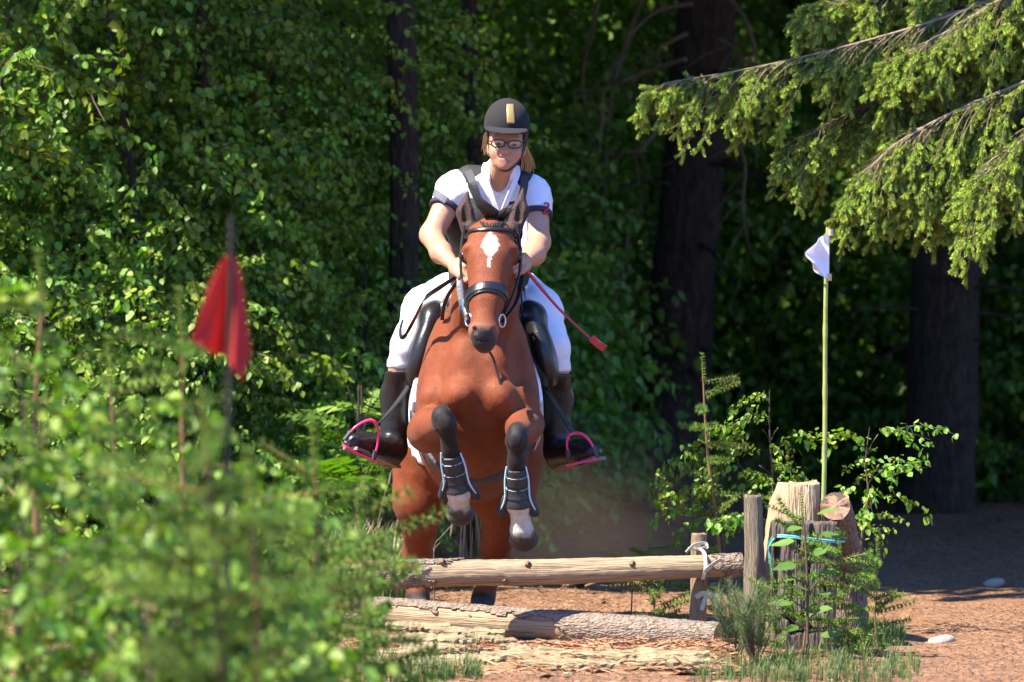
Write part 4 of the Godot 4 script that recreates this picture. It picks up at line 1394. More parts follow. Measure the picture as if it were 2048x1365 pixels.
func make_tack() -> void:
	M.leather = mat(lin(0.012, 0.011, 0.011), 0.34, {"uv1_triplanar": true, "uv1_scale": Vector3(6, 6, 6), "heightmap_enabled": true, "heightmap_scale": 0.05})
	M.leather.heightmap_texture = noise_tex(0.05, [], 41, 256)
	M.brown_strap = mat(lin(0.09, 0.06, 0.045), 0.5)
	M.pad = mat(lin(0.78, 0.77, 0.80), 0.9)
	M.steel = mat(lin(0.6, 0.6, 0.6), 0.25, {"metallic": 1.0})
	M.pink = mat(lin(0.80, 0.045, 0.17), 0.3)
	M.rubber = mat(lin(0.05, 0.05, 0.055), 0.6)
	M.boot_black = mat(lin(0.020, 0.020, 0.022), 0.55)
	M.piping = mat(lin(0.42, 0.62, 0.66), 0.6)
	M.white_edge = mat(lin(0.3, 0.3, 0.3), 0.7)
	# white pad under the saddle
	var pad := skin_mesh(M.pad, HB, 0.014, 0.016, slab(pt(955, 690, -1.24), Vector3(0.42, 0.42, 0.36), Vector3(-0.42, 0, 0)))
	tag(part("saddle_pad", pad, self), "white saddle pad edging out from under the black saddle", "saddle pad")
	# saddle
	var t := thing("saddle", "black leather jumping saddle on the bay horse's back", "saddle")
	var st := Body.new()
	st.ell(pt(955, 610, -0.98), Vector3(0.13, 0.07, 0.10), 0.0)
	st.ell(pt(955, 628, -1.22), Vector3(0.17, 0.06, 0.25), 0.06)
	st.ell(pt(955, 605, -1.46), Vector3(0.17, 0.08, 0.08), 0.05)
	part("seat", skin_mesh(M.leather, st, 0.012), t)
	for s in [-1, 1]:
		var f := Body.new()
		var cu := 852.0 if s < 0 else 1076.0
		var sl: float = 0.30 * s
		f.ell(pt(cu + 2 * s, 690, -0.95), Vector3(0.052, 0.190, 0.17), 0.0, 0, Vector3(-0.25, 0, sl))
		f.ell(pt(cu + 10 * s, 715, -0.87), Vector3(0.045, 0.130, 0.10), 0.05, 0, Vector3(-0.2, 0, sl * 0.9))
		f.ell(pt(cu - 14 * s, 636, -0.97), Vector3(0.070, 0.060, 0.14), 0.05, 0, Vector3(0, 0, sl * 2.2))
		part("flap", skin_mesh(M.leather, f, 0.009), t)
		# welt along the edge of the flap
		part("welt", tube_mesh(curve([pt(cu - 22 * s, 632, -0.86), pt(cu + 0 * s, 672, -0.82), pt(cu + 14 * s, 722, -0.80), pt(cu + 22 * s, 780, -0.86)], 14), ramp([0.006, 0.007, 0.007, 0.005], 15), M.leather, 6), t)
	part("girth", skin_mesh(M.rubber, HB, 0.011, 0.013, slab(pt(953, 830, -0.86), Vector3(0.36, 0.42, 0.032), Vector3(-0.52, 0, 0))), t)
	# stirrup leathers and stirrups
	for s in [-1, 1]:
		var pts := [pt(838, 740, -0.93), pt(805, 790, -0.86), pt(772, 832, -0.80), pt(750, 852, -0.78)] if s < 0 else [pt(1082, 760, -0.93), pt(1112, 810, -0.86), pt(1136, 850, -0.80), pt(1150, 872, -0.79)]
		part("stirrup_leather", strap_mesh(pts, Vector3(0.6 * -s, 0.45, 0.5), 0.042, 0.006, M.boot_black), t)
		var iron := Node3D.new()
		iron.name = "stirrup"
		iron.set_meta("label", "pink stirrup iron with grey rubber ends")
		t.add_child(iron, true)
		var a := []
		if s < 0:
			a = [pt(699, 868, -0.72), pt(708, 857, -0.72), pt(724, 846, -0.73), pt(742, 841, -0.74), pt(752, 850, -0.75), pt(757, 868, -0.76), pt(755, 890, -0.77), pt(750, 908, -0.77)]
		else:
			a = [pt(1136, 905, -0.77), pt(1134, 888, -0.76), pt(1137, 873, -0.75), pt(1150, 867, -0.75), pt(1164, 869, -0.74), pt(1176, 878, -0.73), pt(1184, 890, -0.73), pt(1188, 900, -0.73)]
		var c := curve(a, 22)
		part("arch", tube_mesh(c, ramp([0.005, 0.006, 0.0075, 0.006, 0.005], c.size()), M.pink, 10), iron)
		var e0: Vector3 = a[0]
		var e1: Vector3 = a[7]
		var d0: Vector3 = (a[0] - a[1]).normalized()
		var d1: Vector3 = (a[7] - a[6]).normalized()
		part("rubber_end", tube_mesh([e0 - d0 * 0.01, e0 + d0 * 0.035], [0.0115, 0.0095], M.rubber, 10), iron)
		part("rubber_end", tube_mesh([e1 - d1 * 0.012, e1 + d1 * 0.04], [0.0115, 0.0095], M.rubber, 10), iron)
		var tread := MB.new()
		var f0 := e0 + Vector3(0.0 if s < 0 else 0.0, -0.055, 0.0)
		var f1 := e1 + Vector3(0.0, -0.035, 0.0)
		if s < 0: f0 = pt(688, 893, -0.72)
		else: f1 = pt(1196, 918, -0.73)
		strap(tread, [f0, f0.lerp(f1, 0.5), f1], [Vector3(0, 0, 1)], 0.055, 0.009)
		part("tread", tread.mesh(M.pink), iron)
	# bridle: bands that lie on the head
	var b := thing("bridle", "black leather bridle with padded noseband on the bay horse's head", "bridle")
	part("noseband", skin_mesh(M.leather, HH, 0.005, 0.011, slab(pt(977, 604, -0.12), Vector3(0.14, 0.021, 0.2), Vector3(-0.62, 0, 0.06))), b)
	part("flash_strap", skin_mesh(M.leather, HH, 0.004, 0.007, slab(pt(976, 622, -0.10), Vector3(0.14, 0.0065, 0.2), Vector3(-0.78, 0, 0.05))), b)
	part("browband", skin_mesh(M.leather, HH, 0.004, 0.008, slab(pt(981, 466, -0.27), Vector3(0.12, 0.0075, 0.14), Vector3(-0.20, 0, 0.0))), b)
	for s in [-1, 1]:
		var cp := [pt(928, 452, -0.30), pt(922, 500, -0.24), pt(922, 545, -0.19), pt(928, 590, -0.13), pt(937, 628, -0.07)] if s < 0 else [pt(1032, 455, -0.30), pt(1041, 500, -0.25), pt(1039, 545, -0.20), pt(1026, 590, -0.14), pt(1008, 630, -0.07)]
		part("cheekpiece", strap_mesh(cp, Vector3(0.25, 0, 1), 0.022, 0.006, M.leather), b)
		var rc := pt(937, 640, -0.05) if s < 0 else pt(1004, 642, -0.05)
		part("bit_ring", ring_mesh(rc, 0.026, 0.0045, Basis(Vector3.UP, 1.05 * s), M.steel), b)
	part("cheekpiece", strap_mesh([pt(922, 560, -0.16), pt(926, 610, -0.10), pt(934, 640, -0.06)], Vector3(0.5, 0, 1), 0.012, 0.005, M.steel), b)
	# reins
	part("rein", strap_mesh([pt(937, 645, -0.06), pt(925, 620, -0.20), pt(918, 580, -0.30), pt(918, 548, -0.36)], Vector3(1, 0.2, 0.4), 0.018, 0.004, M.leather), b)
	part("rein", strap_mesh([pt(1004, 645, -0.06), pt(1030, 610, -0.20), pt(1042, 570, -0.30), pt(1044, 540, -0.36)], Vector3(1, 0.2, 0.4), 0.018, 0.004, M.leather), b)
	part("rein", strap_mesh([pt(920, 549, -0.36), pt(880, 575, -0.40), pt(850, 597, -0.46), pt(833, 630, -0.55), pt(815, 664, -0.62), pt(806, 675, -0.64), pt(801, 672, -0.65), pt(801, 655, -0.66), pt(806, 640, -0.66)], Vector3(0.4, 0.6, 0.5), 0.019, 0.004, M.leather, 26), b)
	part("rein", strap_mesh([pt(918, 562, -0.36), pt(900, 584, -0.42), pt(888, 612, -0.50), pt(884, 640, -0.58)], Vector3(0.7, 0.4, 0.5), 0.016, 0.004, M.leather), b)
	# breastplate
	var bp := thing("breastplate", "thin leather breastplate strap across the horse's neck and chest", "harness strap")
	part("neck_strap", strap_mesh([pt(884, 620, -0.66), pt(900, 619, -0.55), pt(920, 622, -0.46), pt(938, 628, -0.40)], Vector3(0, 1, 0.2), 0.018, 0.005, M.brown_strap), bp)
	part("side_strap", strap_mesh([pt(887, 606, -0.68), pt(885, 622, -0.67), pt(880, 648, -0.70)], Vector3(1, 0, 0.3), 0.022, 0.006, M.leather), bp)
	part("chest_strap", strap_mesh([pt(965, 690, -0.36), pt(984, 712, -0.385), pt(996, 750, -0.37), pt(1008, 797, -0.335)], Vector3(1, 0, 0), 0.010, 0.004, M.leather), bp)
	# leg boots
	for s in [-1, 1]:
		var bt := thing("tendon_boot", "black tendon boot with pale blue edging on the " + ("higher raised foreleg" if s < 0 else "lower hanging foreleg"), "horse boot", "tendon boots on the forelegs")
		var c0 := pt(909, 945, -0.24) if s < 0 else pt(1034, 975, -0.20)
		var up := (pt(900, 900, -0.20) - pt(915, 975, -0.27)).normalized() if s < 0 else (pt(1032, 925, -0.165) - pt(1035, 1000, -0.215)).normalized()
		var rot := Basis(Vector3.RIGHT.slide(up).normalized(), up, Vector3.RIGHT.slide(up).normalized().cross(up)).get_euler()
		part("shell", skin_mesh(M.boot_black, HL, 0.006, 0.009, slab(c0, Vector3(0.09, 0.082, 0.09), rot)), bt)
		for k in 2:
			part("strap", skin_mesh(M.boot_black, HL, 0.005, 0.0135, slab(c0 + up * (0.030 - 0.052 * k), Vector3(0.09, 0.022, 0.09), rot)), bt)
			part("strap_edge", skin_mesh(M.white_edge, HL, 0.004, 0.0142, slab(c0 + up * (0.050 - 0.052 * k), Vector3(0.09, 0.0022, 0.09), rot)), bt)
		for q in [-1, 1]:
			var top: Vector3 = c0 + up * 0.09 + Vector3(0.040 * q, 0, 0.022)
			var low: Vector3 = c0 - up * 0.110 + Vector3(0.074 * q, 0, 0.015)
			var m1: Vector3 = c0 + up * 0.03 + Vector3(0.049 * q, 0, 0.026)
			var m2: Vector3 = c0 - up * 0.05 + Vector3(0.052 * q, 0, 0.030)
			part("edging", tube_mesh(curve([top, m1, m2, low, low + Vector3(-0.012 * q, -0.016, -0.012)], 16), ramp([0.0035, 0.004, 0.004, 0.003], 17), M.piping, 6), bt)
			var w := Body.new()
			w.cone(m2 + Vector3(-0.006 * q, 0, -0.018), low + Vector3(-0.006 * q, 0, -0.016), 0.019, 0.022)
			part("side_wing", skin_mesh(M.boot_black, w, 0.006), bt)

# ---------------------------------------------------------------- the rider
var RB: Body
var RF: Body
enum {SKIN, LIP, BLUSH, NAIL}

func rider_skin(p: Vector3, list: PackedInt32Array) -> Color:
	var tone := noise.get_noise_3d(p.x * 900.0, p.y * 900.0, p.z * 900.0)
	var c := Color(0.42, 0.22, 0.13) * (1.0 + 0.10 * tone)
	var lips := pt(1009, 323, -0.515)
	var e := Vector2((p.x - lips.x) / 0.026, (p.y - lips.y) / 0.0085)
	if p.z > -0.56 and e.length() < 1.0:
		c = Color(0.33, 0.125, 0.10)
	for ch in [pt(989, 307, -0.55), pt(1034, 309, -0.55)]:
		var d: float = (p - ch).length()
		if d < 0.03: c = c.lerp(Color(0.48, 0.18, 0.125), 0.45 * (1.0 - d / 0.03))
	c.a = 1.0
	return c

func fist(b: Body, wrist: Vector3, knuckle: Vector3, along: Vector3, curl: Vector3) -> void:
	# palm from wrist to knuckles; four fingers side by side along 'along' curl over; the thumb lies on top
	var fwd := (knuckle - wrist).normalized()
	b.cone(wrist, wrist.lerp(knuckle, 0.35), 0.026, 0.030, 0.02)
	b.cone(wrist.lerp(knuckle, 0.4) + along * 0.018, knuckle + along * 0.022, 0.022, 0.019, 0.02)
	b.cone(wrist.lerp(knuckle, 0.4) - along * 0.018, knuckle - along * 0.022, 0.022, 0.017, 0.02)
	for k in 4:
		var o := along * (0.030 - 0.020 * k)
		var l: float = [0.92, 1.05, 1.0, 0.82][k]
		var a := knuckle + o
		var p1 := a + fwd * 0.020 * l + curl * 0.030 * l
		var p2 := p1 - fwd * 0.022 * l + curl * 0.016 * l
		var p3 := p2 - fwd * 0.020 * l - curl * 0.010 * l
		b.cone(a, p1, 0.0105, 0.0098, 0.006)
		b.cone(p1, p2, 0.0095, 0.0088, 0.004)
		b.cone(p2, p3, 0.0085, 0.0075, 0.004)
	var tb := wrist.lerp(knuckle, 0.35) + along * 0.028
	var t1 := tb + along * 0.018 + fwd * 0.026 + curl * 0.010
	b.cone(tb, t1, 0.0135, 0.0115, 0.012)
	b.cone(t1, t1 + fwd * 0.030 + curl * 0.016 - along * 0.006, 0.0112, 0.0085, 0.005)

func make_rider() -> void:
	M.skin = mat(Color.WHITE, 0.5, {"vertex_color_use_as_albedo": true, "subsurf_scatter_enabled": true, "subsurf_scatter_strength": 0.12})
	M.shirt = mat(lin(0.70, 0.69, 0.73), 0.85)
	M.breech = mat(lin(0.70, 0.69, 0.73), 0.8)
	M.navy = mat(lin(0.022, 0.022, 0.045), 0.8)
	M.vest = mat(lin(0.013, 0.013, 0.014), 0.75, {"uv1_triplanar": true, "uv1_scale": Vector3(5, 5, 5), "heightmap_enabled": true, "heightmap_scale": 0.1})
	M.vest.heightmap_texture = noise_tex(0.03, [], 47, 256)
	M.vest_strap = mat(lin(0.030, 0.030, 0.031), 0.7)
	M.tall_boot = mat(lin(0.010, 0.0095, 0.0095), 0.40)
	M.sole = mat(lin(0.20, 0.17, 0.12), 0.8)
	M.velvet = mat(lin(0.012, 0.011, 0.011), 0.95)
	M.gold = mat(lin(0.55, 0.34, 0.10), 0.35, {"metallic": 0.6})
	M.blond = mat(lin(0.36, 0.22, 0.09), 0.5)
	M.frame = mat(lin(0.03, 0.012, 0.012), 0.3)
	M.lens = mat(Color(0.75, 0.75, 0.75, 0.22), 0.05, {"transparency": BaseMaterial3D.TRANSPARENCY_ALPHA})
	M.crop = mat(lin(0.40, 0.035, 0.06), 0.5)
	var t := thing("person", "rider in black helmet, black vest, white shirt and breeches crouching over the horse's neck", "person")
	var b := Body.new()
	RB = b
	b.ell(pt(975, 592, -1.20), Vector3(0.165, 0.12, 0.14), 0.0)
	b.cone(pt(976, 560, -1.13), pt(985, 450, -0.90), 0.130, 0.135, 0.08)
	b.ell(pt(986, 425, -0.84), Vector3(0.165, 0.135, 0.115), 0.08)
	b.cone(pt(915, 372, -0.80), pt(1058, 382, -0.80), 0.058, 0.058, 0.07)
	b.cone(pt(990, 385, -0.77), pt(1004, 330, -0.66), 0.062, 0.050, 0.05)
	# arms
	b.cone(pt(905, 386, -0.79), pt(864, 470, -0.68), 0.060, 0.046, 0.04)
	b.cone(pt(862, 470, -0.68), pt(882, 505, -0.54), 0.047, 0.043, 0.03)
	b.cone(pt(882, 505, -0.54), pt(908, 531, -0.42), 0.043, 0.026, 0.03)
	b.cone(pt(1070, 394, -0.79), pt(1076, 485, -0.66), 0.059, 0.049, 0.04)
	b.cone(pt(1076, 485, -0.66), pt(1068, 508, -0.54), 0.049, 0.046, 0.03)
	b.cone(pt(1068, 508, -0.54), pt(1050, 524, -0.43), 0.045, 0.027, 0.03)
	# legs
	b.cone(pt(925, 590, -1.28), pt(856, 622, -1.08), 0.115, 0.098, 0.06)
	b.cone(pt(856, 622, -1.08), pt(818, 690, -0.94), 0.096, 0.068, 0.04)
	b.cone(pt(818, 690, -0.94), pt(806, 735, -0.96), 0.064, 0.056, 0.03)
	b.cone(pt(806, 735, -0.96), pt(796, 790, -1.03), 0.056, 0.058, 0.03)
	b.cone(pt(796, 790, -1.03), pt(786, 885, -1.02), 0.058, 0.040, 0.03)
	b.cone(pt(1028, 590, -1.28), pt(1075, 625, -1.08), 0.115, 0.096, 0.06)
	b.cone(pt(1075, 625, -1.08), pt(1104, 695, -0.94), 0.094, 0.066, 0.04)
	b.cone(pt(1104, 695, -0.94), pt(1110, 742, -0.96), 0.062, 0.054, 0.03)
	b.cone(pt(1110, 742, -0.96), pt(1112, 800, -1.03), 0.054, 0.057, 0.03)
	b.cone(pt(1112, 800, -1.03), pt(1114, 890, -1.02), 0.057, 0.040, 0.03)
	# feet
	b.cone(pt(788, 898, -1.01), pt(780, 915, -1.03), 0.040, 0.036, 0.03)
	b.cone(pt(784, 903, -0.99), pt(734, 890, -0.84), 0.040, 0.036, 0.03)
	b.cone(pt(734, 891, -0.84), pt(708, 886, -0.77), 0.038, 0.027, 0.03)
	b.cone(pt(1114, 902, -1.01), pt(1118, 920, -1.03), 0.040, 0.036, 0.03)
	b.cone(pt(1116, 908, -0.99), pt(1160, 905, -0.84), 0.040, 0.036, 0.03)
	b.cone(pt(1160, 905, -0.84), pt(1184, 905, -0.77), 0.038, 0.027, 0.03)
	var bm := ArrayMesh.new()
	job(bm, M.skin, b, 0.013, 0.0, null, null, 3)
	# hands
	var hl := Body.new()
	fist(hl, pt(906, 530, -0.43), pt(926, 542, -0.345), Vector3(0.45, 0.85, -0.25).normalized(), Vector3(0.75, -0.45, -0.15).normalized())
	job(bm, M.skin, hl, 0.0045, 0.0, null, null, 3)
	var hr := Body.new()
	fist(hr, pt(1052, 523, -0.43), pt(1041, 530, -0.345), Vector3(-0.35, 0.9, -0.2).normalized(), Vector3(-0.8, -0.45, -0.1).normalized())
	job(bm, M.skin, hr, 0.0045, 0.0, null, null, 3)
	# head
	var h := Body.new()
	RF = h
	h.cone(pt(996, 365, -0.73), pt(1006, 325, -0.655), 0.052, 0.048, 0.0)
	h.ell(pt(1013, 272, -0.640), Vector3(0.073, 0.098, 0.092), 0.03)
	h.ell(pt(1010, 300, -0.605), Vector3(0.064, 0.070, 0.062), 0.04)
	h.ell(pt(1008, 325, -0.580), Vector3(0.044, 0.032, 0.045), 0.035)
	h.ell(pt(1008, 334, -0.555), Vector3(0.018, 0.013, 0.016), 0.02)
	h.ell(pt(992, 305, -0.567), Vector3(0.024, 0.024, 0.022), 0.025)
	h.ell(pt(1030, 307, -0.567), Vector3(0.024, 0.024, 0.022), 0.025)
	h.cone(pt(1014, 280, -0.553), pt(1011, 303, -0.528), 0.009, 0.012, 0.014)
	h.ell(pt(1011, 304, -0.528), Vector3(0.017, 0.010, 0.013), 0.008)
	h.ell(pt(1009, 319, -0.544), Vector3(0.026, 0.0048, 0.009), 0.006)
	h.ell(pt(1008, 326.5, -0.545), Vector3(0.023, 0.0055, 0.009), 0.006)
	h.ell(pt(996, 276, -0.562), Vector3(0.022, 0.008, 0.012), 0.014)
	h.ell(pt(1030, 278, -0.562), Vector3(0.022, 0.008, 0.012), 0.014)
	h.ell(pt(978, 298, -0.655), Vector3(0.010, 0.030, 0.020), 0.008)
	h.ell(pt(1047, 300, -0.655), Vector3(0.010, 0.030, 0.020), 0.008)
	var cut := Body.new()
	cut.cone(pt(999, 322.5, -0.530), pt(1018, 322.5, -0.530), 0.0032, 0.0032)
	cut.ell(pt(997, 287, -0.535), Vector3(0.016, 0.0085, 0.020))
	cut.ell(pt(1029, 289, -0.535), Vector3(0.016, 0.0085, 0.020))
	job(bm, M.skin, h, 0.0045, 0.0, null, cut, 3)
	part("body", bm, t)
	var white := mat(lin(0.30, 0.27, 0.25), 0.25)
	for e in [pt(997, 287, -0.564), pt(1029, 289, -0.564)]:
		var s := SphereMesh.new()
		s.radius = 0.0115; s.height = 0.023; s.radial_segments = 16; s.rings = 10; s.material = white
		var eye := part("eye", s, t, e)
		var p := SphereMesh.new()
		p.radius = 0.0075; p.height = 0.015; p.radial_segments = 12; p.rings = 8; p.material = M.eye
		part("iris", p, eye, Vector3(-0.001, -0.002, 0.0085))
	# shirt
	var sh := Body.new()
	sh.box(pt(985, 455, -0.92), Vector3(0.15, 0.235, 0.30), 0, Vector3(-0.2, 0, 0))
	var armL := (pt(862, 470, -0.68) - pt(903, 386, -0.79)).normalized()
	var rotL := Basis(Vector3.RIGHT.slide(armL).normalized(), -armL, Vector3.RIGHT.slide(armL).normalized().cross(-armL)).get_euler()
	var armR := (pt(1076, 485, -0.66) - pt(1070, 394, -0.79)).normalized()
	var rotR := Basis(Vector3.RIGHT.slide(armR).normalized(), -armR, Vector3.RIGHT.slide(armR).normalized().cross(-armR)).get_euler()
	var sl := pt(903, 386, -0.79) - armL * 0.03
	var sr := pt(1070, 394, -0.79) - armR * 0.02
	sh.box(sl, Vector3(0.13, 0.105, 0.13), 0, rotL)
	sh.box(sr, Vector3(0.13, 0.110, 0.13), 0, rotR)
	sh.cone(pt(989, 388, -0.78), pt(996, 366, -0.74), 0.09, 0.085)
	var neck_open := Body.new()
	neck_open.cone(pt(1003, 318, -0.62), pt(999, 372, -0.66), 0.062, 0.030)
	neck_open.cone(pt(999, 372, -0.66), pt(997, 395, -0.66), 0.028, 0.012)
	part("shirt", skin_mesh(M.shirt, b, 0.0095, 0.012, sh, neck_open, 0, 1), t)
	part("sleeve_trim", skin_mesh(M.navy, b, 0.006, 0.0150, slab(sl + armL * 0.112, Vector3(0.11, 0.011, 0.11), rotL)), t)
	part("sleeve_trim", skin_mesh(M.navy, b, 0.006, 0.0150, slab(sr + armR * 0.118, Vector3(0.11, 0.011, 0.11), rotR)), t)
	# collar: two open fronts
	part("collar", strap_mesh([pt(972, 326, -0.735), pt(968, 342, -0.695), pt(974, 366, -0.655), pt(985, 396, -0.645), pt(997, 432, -0.662)], Vector3(1, 0.1, 0.5), 0.022, 0.005, M.shirt, 18), t)
	part("collar", strap_mesh([pt(1034, 332, -0.735), pt(1035, 348, -0.695), pt(1026, 372, -0.655), pt(1014, 402, -0.645), pt(1001, 434, -0.662)], Vector3(1, -0.1, -0.5), 0.022, 0.005, M.shirt, 18), t)
	# badge on the sleeve: dark patch with pale marks, and a red 2 on the other
	part("sleeve_badge", skin_mesh(mat(lin(0.10, 0.10, 0.12), 0.8), b, 0.005, 0.0155, slab(pt(879, 392, -0.72), Vector3(0.040, 0.016, 0.06), Vector3(0, 0, -0.62))), t)
	var two := TextMesh.new()
	two.text = "2"
	two.font_size = 32
	two.pixel_size = 0.0021
	two.depth = 0.006
	two.material = mat(lin(0.35, 0.02, 0.03), 0.7)
	var tw := part("sleeve_number", two, t, pt(1093, 415, -0.690))
	tw.rotation = Vector3(0, 0.75, -0.1)
	# vest
	var v := Body.new()
	v.cone(pt(978, 545, -1.10), pt(986, 455, -0.90), 0.158, 0.166, 0.0)
	v.ell(pt(986, 428, -0.845), Vector3(0.190, 0.150, 0.130), 0.08)
	v.cone(pt(940, 362, -0.80), pt(1042, 370, -0.80), 0.052, 0.052, 0.06)
	var vc := Body.new()
	vc.cone(pt(1000, 318, -0.66), pt(998, 375, -0.69), 0.062, 0.042)
	vc.cone(pt(998, 375, -0.69), pt(998, 455, -0.70), 0.040, 0.008)
	vc.cone(pt(876, 378, -0.79), pt(870, 405, -0.76), 0.070, 0.070)
	vc.cone(pt(1098, 386, -0.79), pt(1106, 412, -0.76), 0.070, 0.070)
	part("vest", skin_mesh(M.vest, v, 0.010, 0.017, null, vc, 0, 3), t)
	part("vest_strap", strap_mesh([pt(936, 342, -0.705), pt(946, 365, -0.655), pt(953, 390, -0.650), pt(962, 415, -0.665)], Vector3(1, 0.1, 0.2), 0.032, 0.008, M.vest_strap), t)
	part("vest_strap", strap_mesh([pt(1050, 352, -0.705), pt(1048, 375, -0.655), pt(1042, 400, -0.650), pt(1034, 425, -0.665)], Vector3(1, -0.1, -0.2), 0.032, 0.008, M.vest_strap), t)
	# breeches, boots
	var br := Body.new()
	br.box(pt(970, 640, -1.06), Vector3(0.48, 0.20, 0.42))
	br.box(pt(806, 688, -0.95), Vector3(0.12, 0.105, 0.18))
	br.box(pt(1108, 692, -0.95), Vector3(0.12, 0.110, 0.18))
	var bc := Body.new()
	bc.box(pt(975, 480, -1.0), Vector3(0.6, 0.115, 0.7))
	part("breeches", skin_mesh(M.breech, b, 0.0105, 0.008, br, bc, 0, 2), t)
	for s in [-1, 1]:
		var lo := pt(770, 840, -0.92) if s < 0 else pt(1135, 845, -0.92)
		var bo := slab(lo, Vector3(0.22, 0.205, 0.30), Vector3(0, 0, -0.06 * s))
		var boot := part("tall_boot", skin_mesh(M.tall_boot, b, 0.008, 0.014, bo, null, 0, 3), t)
		var so := MB.new()
		var pts := [pt(786, 934, -1.04), pt(752, 918, -0.90), pt(722, 906, -0.80), pt(700, 897, -0.735)] if s < 0 else [pt(1120, 938, -1.04), pt(1150, 928, -0.90), pt(1176, 923, -0.80), pt(1199, 917, -0.735)]
		strap(so, curve(pts, 10), [Vector3(0.65 * s, 0.1, 1).cross(Vector3.UP).normalized()], 0.075, 0.014)
		part("sole", so.mesh(M.sole), boot)
		var cap := Body.new()
		if s < 0: cap.ell(pt(700, 884, -0.765), Vector3(0.026, 0.016, 0.026))
		else: cap.ell(pt(1192, 903, -0.765), Vector3(0.026, 0.016, 0.026))
		part("toe_cap", skin_mesh(M.sole, cap, 0.006), boot)
	# helmet
	var hel := Node3D.new()
	hel.name = "helmet"
	hel.set_meta("label", "black velvet riding helmet with gold front stripe")
	t.add_child(hel)
	var hb := Body.new()
	hb.ell(pt(1014, 250, -0.635), Vector3(0.097, 0.112, 0.128), 0.0)
	var hclip := slab(pt(1014, 208, -0.63), Vector3(0.2, 0.112, 0.2), Vector3(0.10, 0, -0.05))
	part("shell", skin_mesh(M.velvet, hb, 0.007, 0.0, hclip), hel)
	var pk := Body.new()
	pk.ell(pt(1013, 259, -0.530), Vector3(0.092, 0.010, 0.105), 0.0, 0, Vector3(0.20, 0, -0.05))
	var pcut := Body.new()
	pcut.ell(pt(1013, 285, -0.60), Vector3(0.083, 0.10, 0.082))
	part("peak", skin_mesh(M.velvet, pk, 0.005, 0.0, null, pcut), hel)
	part("stripe", skin_mesh(M.gold, hb, 0.005, 0.0035, slab(pt(1021, 228, -0.52), Vector3(0.0165, 0.043, 0.12), Vector3(0, 0, 0.03))), hel)
	part("button", tube_mesh([pt(1014, 205, -0.635), pt(1014, 199, -0.635)], [0.012, 0.010], M.velvet, 12), hel)
	part("harness", tube_mesh(curve([pt(974, 258, -0.60), pt(977, 285, -0.605), pt(983, 312, -0.585), pt(994, 333, -0.560), pt(1008, 342, -0.550), pt(1024, 337, -0.560), pt(1038, 318, -0.585), pt(1046, 290, -0.605), pt(1052, 262, -0.60)], 26), ramp([0.0065, 0.0055, 0.005, 0.0055, 0.009], 27), M.boot_black, 7), hel)
	part("harness", tube_mesh(curve([pt(1053, 262, -0.62), pt(1049, 290, -0.64), pt(1040, 318, -0.61)], 8), ramp([0.011, 0.009, 0.006], 9), M.boot_black, 7), hel)
	# glasses
	var gl := Node3D.new()
	gl.name = "glasses"
	gl.set_meta("label", "dark narrow-framed glasses")
	t.add_child(gl)
	for c in [pt(996, 287, -0.524), pt(1030, 289, -0.524)]:
		var fr := []
		for k in 25:
			var a := TAU * k / 24
			fr.append(c + Vector3(signf(cos(a)) * pow(absf(cos(a)), 0.7) * 0.027, signf(sin(a)) * pow(absf(sin(a)), 0.75) * 0.0155, -0.004 * absf(cos(a))))
		part("rim", tube_mesh(fr, ramp([0.0029, 0.0029], 25), M.frame, 6), gl)
		var lm := MB.new()
		var mid := lm.vert(c, Vector3(0, 0, 1))
		for k in 25: lm.vert(fr[k], Vector3(0, 0, 1))
		for k in 12: lm.tri(mid, mid + k + 1, mid + k + 2)
		part("lens", lm.mesh(M.lens), gl)
	part("bridge", tube_mesh(curve([pt(1009, 286, -0.522), pt(1013, 284, -0.518), pt(1017, 287, -0.522)], 6), ramp([0.0024, 0.0024], 7), M.frame, 6), gl)
	part("temple", tube_mesh([pt(984, 283, -0.527), pt(974, 282, -0.59), pt(976, 287, -0.65)], [0.0026, 0.0026, 0.0026], M.frame, 6), gl)
	part("temple", tube_mesh([pt(1043, 285, -0.527), pt(1050, 285, -0.59), pt(1049, 290, -0.65)], [0.0026, 0.0026, 0.0026], M.frame, 6), gl)
	# hair: loose ends beside the face and a tail behind the neck
	var r := RandomNumberGenerator.new()
	r.seed = 23
	var hm := MB.new()
	for k in 70:
		var x := r.randf_range(-1, 1)
		var y := r.randf()
		tube(hm, curve([pt(1040 + x * 6, 280, -0.70), pt(1049 + x * 8, 300 + y * 8, -0.74), pt(1055 + x * 9 + r.randf_range(-4, 4), 318 + y * 12, -0.76), pt(1054 + x * 12 + r.randf_range(-7, 7), 332 + y * 22, -0.77)], 8), ramp([0.002, 0.003, 0.0026, 0.0008], 9), 4, 0.0, false)
	for k in 12:
		var x := r.randf_range(-1, 1)
		var y := r.randf_range(0, 1)
		tube(hm, curve([pt(980 + x * 3, 258 + y * 8, -0.64), pt(970 + x * 4, 272 + y * 10, -0.66), pt(967 + x * 6 + r.randf_range(-3, 3), 286 + y * 10, -0.69), pt(968 + x * 9 - y * 6, 298 + r.randf() * 14, -0.73)], 8), ramp([0.0018, 0.0024, 0.002, 0.0007], 9), 4, 0.0, false)
	part("hair", hm.mesh(M.blond), t).set_meta("kind", "stuff")
	# riding crop held in the hand
	var cr := thing("riding_crop", "thin red riding crop with a leather loop held in the rider's hand", "riding crop")
	part("shaft", tube_mesh(curve([pt(1030, 512, -0.36), pt(1060, 550, -0.37), pt(1120, 620, -0.42), pt(1182, 678, -0.46)], 14), ramp([0.010, 0.008, 0.0055, 0.0035], 15), M.crop, 8), cr)
